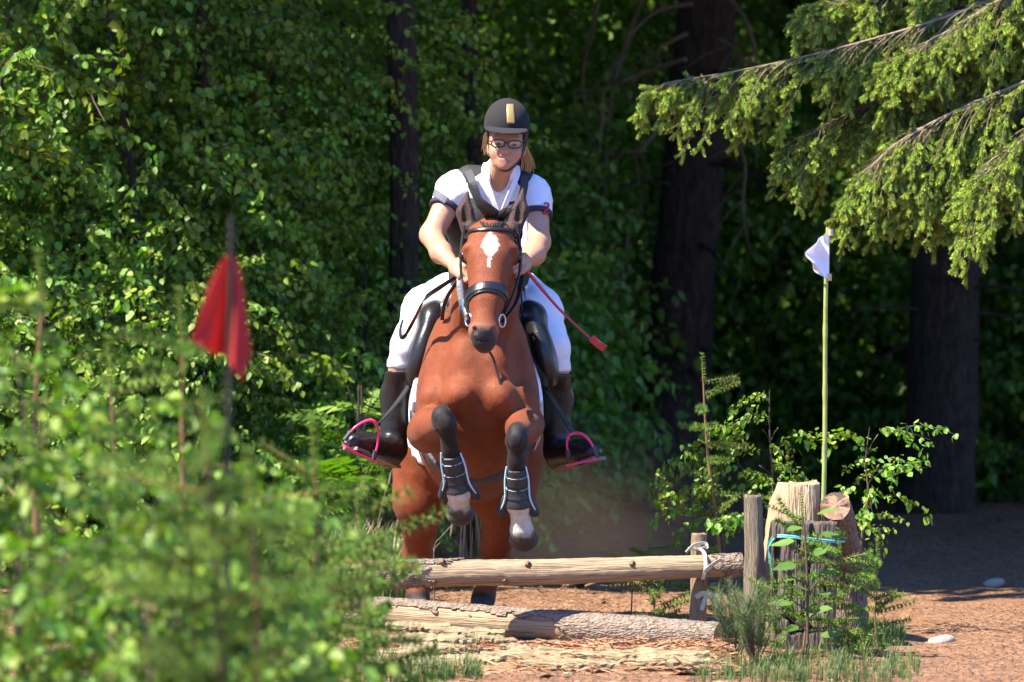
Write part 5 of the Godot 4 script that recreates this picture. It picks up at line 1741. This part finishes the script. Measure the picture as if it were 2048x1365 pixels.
	part("keeper", strap_mesh([pt(1182, 676, -0.46), pt(1190, 683, -0.465), pt(1202, 693, -0.47), pt(1210, 698, -0.475)], Vector3(0.5, 0.7, 0.3), 0.030, 0.006, M.crop), cr)
	part("loop", strap_mesh([pt(1196, 684, -0.462), pt(1208, 690, -0.468), pt(1211, 698, -0.475)], Vector3(0.3, 0.3, 0.9), 0.012, 0.003, M.brown_strap), cr)

# ---------------------------------------------------------------- near plants
# larch sapling: upright stem, whorls of twigs with needle tufts
func larch(called: String, label: String, group: String, base: Vector3, h: float, seedv: int, spread: float, twigs: int, lean := Vector3.ZERO, sc := 1.0) -> void:
	var r := RandomNumberGenerator.new()
	r.seed = seedv
	var t := thing(called, label, "sapling", group, base)
	var path := curve([Vector3(0, -0.03, 0), lean * 0.3 + Vector3(r.randf_range(-0.02, 0.02), h * 0.35, 0), lean * 0.7 + Vector3(r.randf_range(-0.02, 0.02), h * 0.7, 0), lean + Vector3(0, h, 0)], 16)
	part("stem", tube_mesh(path, ramp([h * 0.0095, h * 0.0075, h * 0.0055, h * 0.003], 17), M.larch_stem, 7), t)
	var lists := [[], []]
	var cols := [[], []]
	for k in twigs:
		var f := (k + r.randf()) / twigs
		var p: Vector3 = path[clampi(int(f * 16.0), 0, 16)]
		var a := r.randf() * TAU
		var l := spread * (1.0 - 0.75 * f) * r.randf_range(0.4, 1.0)
		var d := Vector3(cos(a), r.randf_range(-0.1, 0.45), sin(a)).normalized()
		var n := maxi(1, int(l / 0.13))
		for j in n:
			var q: Vector3 = p + d * (0.13 * j) + Vector3(0, -0.05 * j * j * 0.13, 0)
			var dd := d + Vector3(r.randf_range(-0.5, 0.5), r.randf_range(-0.2, 0.4), r.randf_range(-0.5, 0.5)) * (0.3 if j == 0 else 0.7)
			var i := r.randi() % 2
			var b := r.randf_range(0.75, 1.25)
			lists[i].append(Transform3D(turn_to(dd, r.randf() * TAU, r.randf_range(0.7, 1.1) * sc), q)); cols[i].append(Color(b * r.randf_range(0.9, 1.2), b, b * 0.9))
	# tufts along the leader
	for k in int(h * 9.0):
		var p: Vector3 = path[clampi(int(16.0 * (k + 1) / (h * 9.0)), 0, 16)]
		var a := r.randf() * TAU
		lists[1].append(Transform3D(turn_to(Vector3(cos(a), 0.6, sin(a)), 0, 0.35 * sc), p)); cols[1].append(Color(1.1, 1.1, 1.0))
	lists[0].append(Transform3D(turn_to(Vector3(0.05, 1, 0.05), 0, 0.6 * sc), path[15])); cols[0].append(Color(1.2, 1.15, 1.0))
	for i in 2:
		multi("needles", TW.larch[i], lists[i], cols[i], t)

func make_near_plants() -> void:
	var r := RandomNumberGenerator.new()
	r.seed = 303
	# ---- the spruce on the right whose boughs hang into the picture
	var foot := Vector3(4.3, 0, -3.2)
	var t := thing("spruce_tree", "spruce with sunlit drooping boughs reaching in from the right over the white flag", "tree", "", foot)
	var mb := MB.new()
	bare_trunk(mb, [Vector3(0, -0.1, 0), Vector3(0, 1.0, 0), Vector3(0.05, 4, 0), Vector3(0, 10, 0)], [0.26, 0.2, 0.18, 0.05])
	part("trunk", mb.mesh(M.bark), t)
	var axes := [
		[[2750, -330], [2300, -130], [1960, 10], [1740, 80], [1520, 133], [1330, 166]],
		[[2750, -200], [2350, 40], [2060, 160], [1900, 228], [1790, 290], [1715, 365]],
		[[2750, -500], [2300, -230], [1980, -80], [1780, -20], [1640, 8]],
		[[2750, -60], [2350, 160], [2120, 240], [2020, 300], [1960, 360]],
		[[2750, -260], [2350, -40], [2060, 70], [1860, 150], [1700, 225], [1590, 290]],
		[[2750, -420], [2300, -180], [2050, -30], [1900, 60], [1800, 110]],
		[[2750, -300], [2350, -60], [2080, 40], [1930, 110], [1840, 180], [1770, 245]],
		[[2750, -120], [2350, 110], [2100, 200], [1980, 235], [1900, 290], [1850, 335]],
	]
	var pale_twig := textured([lin(0.17, 0.12, 0.075), lin(0.32, 0.25, 0.16)], 0.03, Vector3(4, 4, 4), 0.9, 8)
	var shoots := [[], [], []]
	var scol := [[], [], []]
	var olds := []
	var ocol := []
	for ai in axes.size():
		var pts := []
		var k := 0
		for q in axes[ai]:
			pts.append(pt(q[0], q[1], [-2.6, -2.3, -2.9, -2.2, -2.8, -2.5, -2.65, -2.4][ai] - 0.3 * (axes[ai].size() - 1 - k) / 5.0) - foot)
			k += 1
		pts[0] = Vector3(0, pts[0].y, 0)
		var p := curve(pts, 60)
		var bm := MB.new()
		tube(bm, p, ramp([0.026, 0.013, 0.007, 0.004, 0.002], 61), 7, 0.0, true)
		for j in range(14, 61):
			var f := j / 60.0
			var ad: Vector3 = (p[mini(j + 1, 60)] - p[maxi(j - 1, 0)]).normalized()
			for side in [-1.0, -0.6, -0.2, 0.2, 0.6, 1.0]:
				if r.randf() < 0.42: continue
				var l := r.randf_range(0.12, 0.46) * (1.0 - 0.28 * f)
				if j > 52: l *= 0.55
				var d0 := (ad * 0.9 + Vector3(0, -0.30, side * 0.9) + Vector3(r.randf_range(-0.45, 0.35), r.randf_range(-0.55, 0.65), r.randf_range(-0.3, 0.3))).normalized()
				var bp := [p[j], p[j] + d0 * l * 0.35 + Vector3(0, -0.02, 0), p[j] + d0 * l * 0.7 + Vector3(0, -0.28 * l, 0), p[j] + d0 * l * 0.95 + Vector3(0, -0.60 * l, 0)]
				var c := curve(bp, 9)
				tube(bm, c, ramp([0.0026, 0.0019, 0.0012], 10), 4, 0.0, false)
				for m in range(2, 10):
					var td: Vector3 = (c[m] - c[m - 1]).normalized()
					var age := m / 9.0
					for e in (1 if m < 6 else 3):
						var sd := (td * 0.9 + Vector3(r.randf_range(-1, 1), r.randf_range(-0.8, 0.5), r.randf_range(-1, 1)) * 0.75).normalized()
						var b := r.randf_range(0.8, 1.2)
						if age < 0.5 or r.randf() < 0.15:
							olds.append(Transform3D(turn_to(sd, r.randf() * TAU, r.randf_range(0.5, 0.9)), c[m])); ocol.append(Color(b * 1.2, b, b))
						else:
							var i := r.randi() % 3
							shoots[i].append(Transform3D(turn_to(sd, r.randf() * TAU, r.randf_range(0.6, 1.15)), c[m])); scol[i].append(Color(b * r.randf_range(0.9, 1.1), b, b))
		part("bough", bm.mesh(pale_twig), t)
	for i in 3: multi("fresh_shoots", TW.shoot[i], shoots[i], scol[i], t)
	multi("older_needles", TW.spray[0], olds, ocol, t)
	# ---- dead twigs hanging beside the leaning trunk
	t = thing("dead_branches", "bare dry spruce branches hanging beside the leaning dark trunk", "dead branch", "", Vector3(pt(1372, 300, -12.2).x, 0, -12.2))
	var zz := -11.6
	for q in [[[1385, 8], [1320, 20], [1275, 55], [1248, 105], [1210, 140]], [[1372, 118], [1300, 140], [1240, 165], [1160, 190], [1128, 262]], [[1372, 68], [1330, 90], [1296, 120]], [[1200, -20], [1185, 60], [1165, 150], [1180, 260], [1205, 340]], [[1290, -20], [1262, 60], [1226, 180], [1210, 330], [1214, 440], [1222, 520]], [[1205, 180], [1196, 300], [1170, 350], [1128, 380]], [[1320, 250], [1280, 300], [1230, 310], [1190, 380]], [[1440, 80], [1468, 95], [1490, 120]], [[1462, 0], [1500, 60], [1520, 190], [1512, 330]], [[1470, 280], [1490, 330], [1486, 420], [1500, 500]], [[1260, 420], [1250, 520], [1230, 600], [1215, 660]]]:
		var pts := []
		for e in q: pts.append(pt(e[0], e[1], zz + r.randf_range(-0.3, 0.3)) - t.position)
		mb = MB.new()
		var c := curve(pts, 22)
		tube(mb, c, ramp([0.016, 0.012, 0.007, 0.003], 23), 6, 0.1, true)
		for e in 5:
			var j := r.randi_range(6, 20)
			var d := Vector3(r.randf_range(-0.8, 0.4), r.randf_range(-1, -0.1), r.randf_range(-0.5, 0.5)).normalized() * r.randf_range(0.1, 0.4)
			tube(mb, curve([c[j], c[j] + d * 0.5 + Vector3(0, 0.02, 0), c[j] + d], 5), ramp([0.005, 0.003, 0.0015], 6), 4, 0.0, false)
		part("branch", mb.mesh(M.grey_twig), t)
	# ---- plants round the posts
	larch("larch_sapling", "tall slender larch sapling with bare orange leader rising behind the round post", "", Vector3(pt(1442, 1000, -0.7).x, 0, -0.7), 1.10, 11, 0.42, 22, Vector3(-0.075, 0, 0), 0.9)
	larch("larch_sapling", "small bushy larch seedling in front of the sleeper's right edge", "", Vector3(pt(1690, 1300, 0.75).x, 0, 0.75), 0.42, 12, 0.22, 30, Vector3(-0.02, 0, 0), 0.8)
	larch("larch_sapling", "upright larch seedling standing alone right of the sleeper", "", Vector3(pt(1762, 1300, 0.9).x, 0, 0.9), 0.40, 13, 0.20, 22, Vector3(-0.01, 0, 0), 0.8)
	larch("larch_sapling", "thin larch seedling growing up the front of the sleeper", "", Vector3(pt(1605, 1300, 0.7).x, 0, 0.7), 0.56, 14, 0.16, 18, Vector3(0.0, 0, 0), 0.8)
	larch("larch_sapling", "low larch sprig beneath the top rail beside the short stake", "", Vector3(pt(1335, 1280, -0.3).x, 0, -0.3), 0.24, 15, 0.26, 10, Vector3(-0.02, 0, 0), 0.8)
	larch("larch_sapling", "short larch sprig showing above the rail left of the short stake", "", Vector3(pt(1312, 1280, -0.5).x, 0, -0.5), 0.40, 16, 0.24, 12, Vector3(-0.03, 0, 0), 0.8)
	larch("larch_sapling", "spreading larch seedling between the round post and the rail end", "", Vector3(pt(1560, 1300, 0.85).x, 0, 0.85), 0.30, 17, 0.26, 24, Vector3(-0.03, 0, 0), 0.8)
	# pine seedling: long fine needles
	var long_needles := needle_shoot(540, 0.12, 60, 0.050, 0.0018, Color(0.08, 0.13, 0.05), Color(0.17, 0.23, 0.08), 0.7, 0.003)
	for q in [[1470, 1.05, 0.30, "grey-green pine seedling with long fine needles at the foot of the round post"], [1512, 1.2, 0.22, "low pine seedling with long needles close to the sleeper's left foot"]]:
		t = thing("pine_seedling", q[3], "seedling", "", Vector3(pt(q[0], 1300, q[1]).x, 0, q[1]))
		var xf := []
		var cc := []
		mb = MB.new()
		for k in 9:
			var a := r.randf() * TAU
			var d := Vector3(cos(a) * 0.35, 1, sin(a) * 0.35).normalized()
			var l: float = q[2] * r.randf_range(0.5, 1.0)
			tube(mb, curve([Vector3.ZERO, d * l * 0.5 + Vector3(d.x, 0, d.z) * 0.06, d * l], 5), ramp([0.004, 0.003, 0.002], 6), 5, 0.0, false)
			for j in 4:
				xf.append(Transform3D(turn_to(d + Vector3(r.randf_range(-0.2, 0.2), 0, r.randf_range(-0.2, 0.2)), r.randf() * TAU, r.randf_range(0.7, 1.0)), d * l * (0.25 + 0.24 * j)))
				var b := r.randf_range(0.8, 1.2)
				cc.append(Color(b, b, b))
		part("stem", mb.mesh(M.twig), t)
		multi("needles", long_needles, xf, cc, t)
	# broad-leaved sapling before the sleeper: each leaf a piece
	t = thing("broadleaf_sapling", "thin dark stem with a few big bright green leaves before the sleeper", "sapling", "", Vector3(pt(1616, 1340, 1.0).x, 0, 1.0))
	mb = MB.new()
	tube(mb, curve([Vector3(0, -0.02, 0), Vector3(0.0, 0.22, 0), Vector3(-0.005, 0.42, 0), Vector3(-0.02, 0.58, 0)], 12), ramp([0.007, 0.005, 0.003], 13), 7)
	for q in [[0.16, 0.10, 0.28], [0.20, -0.09, 0.27], [0.26, 0.08, 0.40], [0.30, -0.10, 0.36], [0.12, -0.10, 0.2]]:
		tube(mb, curve([Vector3(0, q[0], 0), Vector3(q[1] * 0.6, (q[0] + q[2]) / 2, 0.01), Vector3(q[1], q[2], 0.02)], 6), ramp([0.004, 0.002], 7), 5)
	part("stem", mb.mesh(M.twig), t)
	for k in 17:
		var lm := MB.new()
		lm.flat = true
		var tn := r.randf_range(0.8, 1.2)
		lm.col = Color(0.12 * tn, 0.22 * tn, 0.035 * tn)
		var y: float = [0.10, 0.14, 0.17, 0.2, 0.23, 0.26, 0.29, 0.32, 0.35, 0.38, 0.41, 0.44, 0.47, 0.5, 0.53, 0.56, 0.58][k]
		var a := k * 2.4
		var side := Vector3(cos(a), r.randf_range(-0.1, 0.4), sin(a) * 0.7 + 0.2).normalized()
		leaf(lm, Vector3(side.x * 0.05, y, side.z * 0.04), side, Vector3(r.randf_range(-0.4, 0.4), 1, 0.5).normalized(), r.randf_range(0.07, 0.115), r.randf_range(0.045, 0.07), 0.3, 0.2)
		part("leaf", lm.mesh(M.birch_leaf), t)
	# young birch behind the posts
	var k2 := 0
	for q in [[1560, -0.8, 1.02, -0.05, "young birch with hanging catkin-tipped leaves left of the bamboo cane"], [1720, -0.9, 0.86, 0.04, "young birch with bright leaves right of the bamboo cane above the leaning log"], [1470, -0.9, 0.78, -0.12, "low birch shoots behind the round post near the larch leader"]]:
		k2 += 1
		leafy("birch_sapling", q[4], "sapling", "", Vector3(pt(q[0], 1200, q[1]).x, 0, q[1]), {"seed": 950 + k2, "h": q[2], "tr": 0.008, "low": 0.42, "wide": 0.10, "clumps": 11, "per": 2, "clump_size": 0.11, "scale": 0.62, "twigs": TW.birch, "taper": 0.3, "lean": Vector3(q[3], 0, 0), "bark": M.twig})
	# ---- saplings close to the camera on the left, out of focus
	var near := [[440, 10.5, 900, 0.13], [500, 10.5, 1020, 0.11], [400, 10.5, 1100, 0.13], [390, 8.5, 665, 0.26], [240, 7.5, 760, 0.3], [605, 8.0, 930, 0.16], [70, 8.5, 585, 0.3], [640, 7.0, 1060, 0.10], [60, 7.0, 880, 0.35], [610, 6.0, 1120, 0.14], [725, 6.5, 1080, 0.09], [560, 9.5, 1180, 0.3], [100, 9.5, 1110, 0.3], [20, 9.6, 1200, 0.3], [220, 8.5, 1120, 0.3], [330, 8.5, 1170, 0.3], [500, 8.0, 1150, 0.22]]
	for q in near:
		k2 += 1
		if q[1] < 10.0: q[1] -= 1.2
		var b := pt(q[0], 1300, q[1])
		var top := pt(q[0], q[2], q[1])
		larch("larch_sapling", "blurred bright green larch sapling in the near thicket round the red flag's pole", "near larch saplings", Vector3(b.x, 0, q[1]), top.y, 1000 + k2, q[3] * 1.15, 27, Vector3(r.randf_range(-0.04, 0.04), 0, 0), 1.35)
	var nearb := [[40, 9.0, 690], [-60, 9.0, 740], [330, 8.5, 960], [420, 8.8, 1180], [300, 10.0, 1080]]
	for q in nearb:
		k2 += 1
		var b := pt(q[0], 1300, q[1])
		var top := pt(q[0], q[2], q[1])
		leafy("birch_sapling", "blurred yellow-green birch sapling in the near thicket below the red flag", "sapling", "near birch saplings", Vector3(b.x, 0, q[1]), {"seed": 1200 + k2, "h": top.y, "tr": 0.008, "low": 0.45, "wide": 0.18, "clumps": 12, "per": 3, "clump_size": 0.2, "scale": 0.85, "twigs": TW.birch, "taper": 0.4, "bark": M.twig})
	# ---- ferns below the stirrup
	for q in [[720, -4.0, 1.02], [775, -4.3, 0.95], [690, -4.6, 0.85], [800, -4.6, 0.8]]:
		t = thing("fern", "light green feathery fern growing beside the rider's stirrup at the thicket's foot", "fern", "ferns at the thicket's foot", Vector3(pt(q[0], 900, q[1]).x, 0, q[1]))
		var xf := []
		var cc := []
		for k in 26:
			var a := r.randf() * TAU
			var y: float = q[2] * r.randf_range(0.45, 1.0)
			xf.append(Transform3D(turn_to(Vector3(cos(a), r.randf_range(0.1, 0.8), sin(a)), r.randf_range(-0.5, 0.5), r.randf_range(0.8, 1.2)), Vector3(cos(a) * 0.06, y - 0.1, sin(a) * 0.06)))
			var b := r.randf_range(0.8, 1.2)
			cc.append(Color(b, b, b))
		mb = MB.new()
		for k in 5: tube(mb, curve([Vector3.ZERO, Vector3(r.randf_range(-0.06, 0.06), q[2] * 0.5, 0), Vector3(r.randf_range(-0.12, 0.12), q[2] * 0.95, r.randf_range(-0.1, 0.1))], 6), ramp([0.006, 0.003], 7), 5)
		part("stalk", mb.mesh(M.twig), t)
		multi("fronds", TW.frond[0], xf, cc, t)
	# ---- grass
	var bl := MB.new()
	bl.flat = true
	for k in 9:
		var a := r.randf() * TAU
		var d := Vector3(cos(a), 0, sin(a))
		var s := Vector3(-d.z, 0, d.x) * 0.0035
		var h := r.randf_range(0.5, 1.0)
		var o := Vector3(r.randf_range(-0.03, 0.03), 0, r.randf_range(-0.03, 0.03))
		var m := o + Vector3(0, h * 0.13, 0) + d * 0.02
		var e := o + Vector3(0, h * 0.22, 0) + d * r.randf_range(0.05, 0.11)
		var tn := r.randf_range(0.7, 1.2)
		bl.col = Color(tn, tn, tn)
		bl.fquad(o - s, o + s, m + s * 0.8, m - s * 0.8)
		bl.ftri(m - s * 0.8, m + s * 0.8, e)
	var tuft := bl.mesh(M.grass)
	var xf := []
	var cc := []
	for k in 1100:
		var q := r.randf()
		var z := 0.0
		var x := 0.0
		var sc := 1.0
		var green := true
		if q < 0.42:      # green tufts at the foot of the posts and along the bottom edge
			z = r.randf_range(1.0, 2.3)
			x = pt(r.randf_range(1420, 1830), 1300, z).x + r.randfn(0, 0.05)
			sc = r.randf_range(0.2, 0.5)
			if r.randf() < 0.45: continue
		elif q < 0.60:
			z = r.randf_range(-0.6, 0.4)
			x = pt(r.randf_range(1660, 1810), 1300, z).x
			sc = r.randf_range(0.2, 0.5)
		elif q < 0.9:    # dry stalks at the left, behind the horse
			z = r.randf_range(-7.5, -2.0)
			x = pt(r.randf_range(620, 800), 1300, z).x
			sc = r.randf_range(1.0, 2.0)
			green = r.randf() < 0.4
		else:
			z = r.randf_range(1.2, 2.3)
			x = pt(r.randf_range(720, 960), 1300, z).x
			sc = r.randf_range(0.3, 0.6)
		xf.append(Transform3D(Basis(Vector3.UP, r.randf() * TAU).scaled_local(Vector3(sc, sc, sc)), Vector3(x, ground_h(x, z) - 0.004, z)))
		var tn := r.randf_range(0.7, 1.2)
		cc.append(Color(0.10 * tn, 0.16 * tn, 0.035 * tn) if green else Color(0.34 * tn, 0.28 * tn, 0.14 * tn))
	tag(multi("grass", tuft, xf, cc, self), "tufts of green and dry grass round the posts and under the thicket", "grass", "", "stuff")
	# dry stalks standing singly left of the horse
	for q in [[752, 1085, 782, 945], [775, 1110, 798, 1035], [728, 1100, 746, 1050], [700, 1120, 730, 1062], [868, 1100, 905, 1050]]:
		var s := thing("dry_stalk", "single dry straw-coloured stalk standing beside the horse's hind leg", "stalk", "dry stalks beside the hind leg", Vector3(pt(q[0], 1200, -2.6).x, 0, -2.6))
		part("stem", tube_mesh(curve([Vector3(0, 0, 0), pt(q[0], q[1], -2.6) - s.position, pt((q[0] + q[2]) / 2.0 - 4, (q[1] + q[3]) / 2.0, -2.6) - s.position, pt(q[2], q[3], -2.6) - s.position], 10), ramp([0.003, 0.0025, 0.0025, 0.002], 11), M.grey_twig, 5), s)
		part("seed_head", tube_mesh([pt(q[2] - 4, q[3] + 24, -2.6) - s.position, pt(q[2] - 1, q[3] + 6, -2.6) - s.position, pt(q[2] + 1, q[3] - 4, -2.6) - s.position], [0.003, 0.0065, 0.002], M.grey_twig, 6), s)
	# withered bracken above the rail
	t = thing("dead_bracken", "small withered pinkish-brown bracken frond above the rail", "fern", "", Vector3(pt(1262, 1200, -1.4).x, 0, -1.4))
	var fr := frond(610, 0.16, 8, 0.05, Color(0.42, 0.20, 0.10))
	for a in [-0.5, 0.3, 0.9]:
		var o := part("frond", fr, t, Vector3(0, 0.22, 0))
		o.basis = turn_to(Vector3(sin(a), 0.9, 0.35), 0.3, 0.9)
	part("stalk", tube_mesh([Vector3(0, -0.02, 0), Vector3(0.01, 0.24, 0)], [0.004, 0.003], M.twig, 6), t)
	# fallen brushwood behind the horse
	t = thing("brushwood", "low tangle of dry brushwood lying on the dirt behind the rail", "brushwood", "", Vector3(pt(1120, 1100, -3.6).x, 0, -3.6))
	for k in 16:
		mb = MB.new()
		var c := Vector3(r.randf_range(-0.45, 0.55), r.randf_range(0.02, 0.10), r.randf_range(-0.5, 0.5))
		var a := r.randfn(0, 0.5)
		var l := r.randf_range(0.25, 0.6)
		var d := Vector3(cos(a), r.randf_range(-0.1, 0.1), sin(a)) * l
		tube(mb, curve([c - d * 0.5, c + Vector3(0, r.randf_range(0, 0.07), 0), c + d * 0.5 + Vector3(0, r.randf_range(-0.03, 0.03), 0)], 8), ramp([0.007, 0.006, 0.002], 9), 5)
		part("stick", mb.mesh(M.grey_twig), t)
	# dark stump at the foot of the thicket
	t = thing("tree_stump", "dark mossy tree stump in the shade at the thicket's edge", "stump", "", Vector3(pt(735, 1000, -10.5).x, 0, -10.5))
	part("wood", timber([Vector3(0, -0.1, 0), Vector3(0.02, 0.15, 0), Vector3(0.05, 0.42, 0)], [0.22, 0.17, 0.12], [0.2, 0.16, 0.12], M.bark, 51, 24, 2.2, 0.03), t)
	# stones
	for q in [[1888, 1284, 0.03, 0.055, "pale flat stone lying on the orange dirt right of the seedlings"], [1992, 1172, -4.2, 0.05, "small pale stone near the edge of the tree's shadow"]]:
		var s := Body.new()
		var c := pt(q[0], q[1] + 6, q[2])
		c.y = 0.012
		s.ell(c, Vector3(q[3], q[3] * 0.5, q[3] * 0.6), 0.0, 0, Vector3(0.2, 0.4, 0.2))
		s.ell(c + Vector3(-q[3] * 0.6, -0.004, 0), Vector3(q[3] * 0.6, q[3] * 0.35, q[3] * 0.5), 0.02)
		tag(part("stone", skin_mesh(textured([lin(0.2, 0.17, 0.13), lin(0.42, 0.37, 0.29)], 0.03, Vector3(5, 5, 5), 0.85, 71), s, 0.008, 0.0, null, null, 0, 3), self), q[4], "stone")
	# dust kicked up behind the hooves: thin overlapping puffs
	var fm := FogMaterial.new()
	fm.density = 0.017
	fm.albedo = lin(0.66, 0.46, 0.31)
	for q in [[1120, 1060, -3.0, 0.9, 0.36, 1.2], [1170, 1040, -3.4, 1.2, 0.5, 1.6], [1210, 1020, -3.8, 1.6, 0.66, 2.0], [1130, 1030, -3.6, 1.5, 0.6, 2.2], [1240, 1000, -4.2, 1.9, 0.85, 2.4]]:
		var dust := FogVolume.new()
		dust.name = numbered("dust_cloud")
		dust.shape = RenderingServer.FOG_VOLUME_SHAPE_ELLIPSOID
		dust.size = Vector3(q[3], q[4], q[5])
		dust.position = pt(q[0], q[1], q[2])
		dust.material = fm
		add_child(dust)
		tag(dust, "thin brown dust hanging over the dirt behind the leaping horse", "dust", "puffs of dust", "stuff")

func _ready() -> void:
	# camera
	var cam := Camera3D.new()
	cam.name = "camera"
	add_child(cam)
	cam.position = Vector3(0, CAM_Y, CAM_Z)
	cam.rotation.x = -atan((682.5 - HORIZON) / FOC)
	var at := CameraAttributesPhysical.new()
	at.frustum_focal_length = 206.73
	at.frustum_focus_distance = 24.35
	at.exposure_aperture = 4.0
	at.frustum_near = 0.1
	at.frustum_far = 400.0
	cam.attributes = at
	cam.current = true
	# sky and exposure
	var env := Environment.new()
	var sky := Sky.new()
	var sm := ProceduralSkyMaterial.new()
	sm.sky_top_color = Color(0.30, 0.50, 0.85)
	sm.sky_horizon_color = Color(0.66, 0.76, 0.88)
	sm.ground_bottom_color = Color(0.18, 0.15, 0.10)
	sm.ground_horizon_color = Color(0.30, 0.27, 0.2)
	sky.sky_material = sm
	env.background_mode = Environment.BG_SKY
	env.sky = sky
	env.background_energy_multiplier = 0.85
	env.tonemap_mode = Environment.TONE_MAPPER_LINEAR
	env.tonemap_exposure = 3.3
	env.sdfgi_enabled = true
	env.ssao_enabled = true
	env.ssil_enabled = true
	var we := WorldEnvironment.new()
	we.name = "world_environment"
	we.environment = env
	add_child(we)
	# sun: high, from the left and from behind the camera
	var sun := DirectionalLight3D.new()
	sun.name = "sun"
	add_child(sun)
	sun.look_at_from_position(Vector3(-0.52, 0.82, 0.23) * 30.0, Vector3.ZERO, Vector3.UP)
	sun.light_energy = 1.6
	sun.light_angular_distance = 0.5
	sun.light_color = Color(1.0, 0.965, 0.90)
	sun.shadow_enabled = true
	noise.seed = 4
	noise.frequency = 0.01
	noise.fractal_octaves = 3
	rng.seed = 9
	env.volumetric_fog_enabled = true
	env.volumetric_fog_density = 0.0
	make_materials()
	make_twigs()
	make_ground()
	make_litter()
	make_forest()
	make_fence()
	make_flags()
	make_near_plants()
	make_horse()
	make_tack()
	make_rider()
	run_jobs()
	#MORE
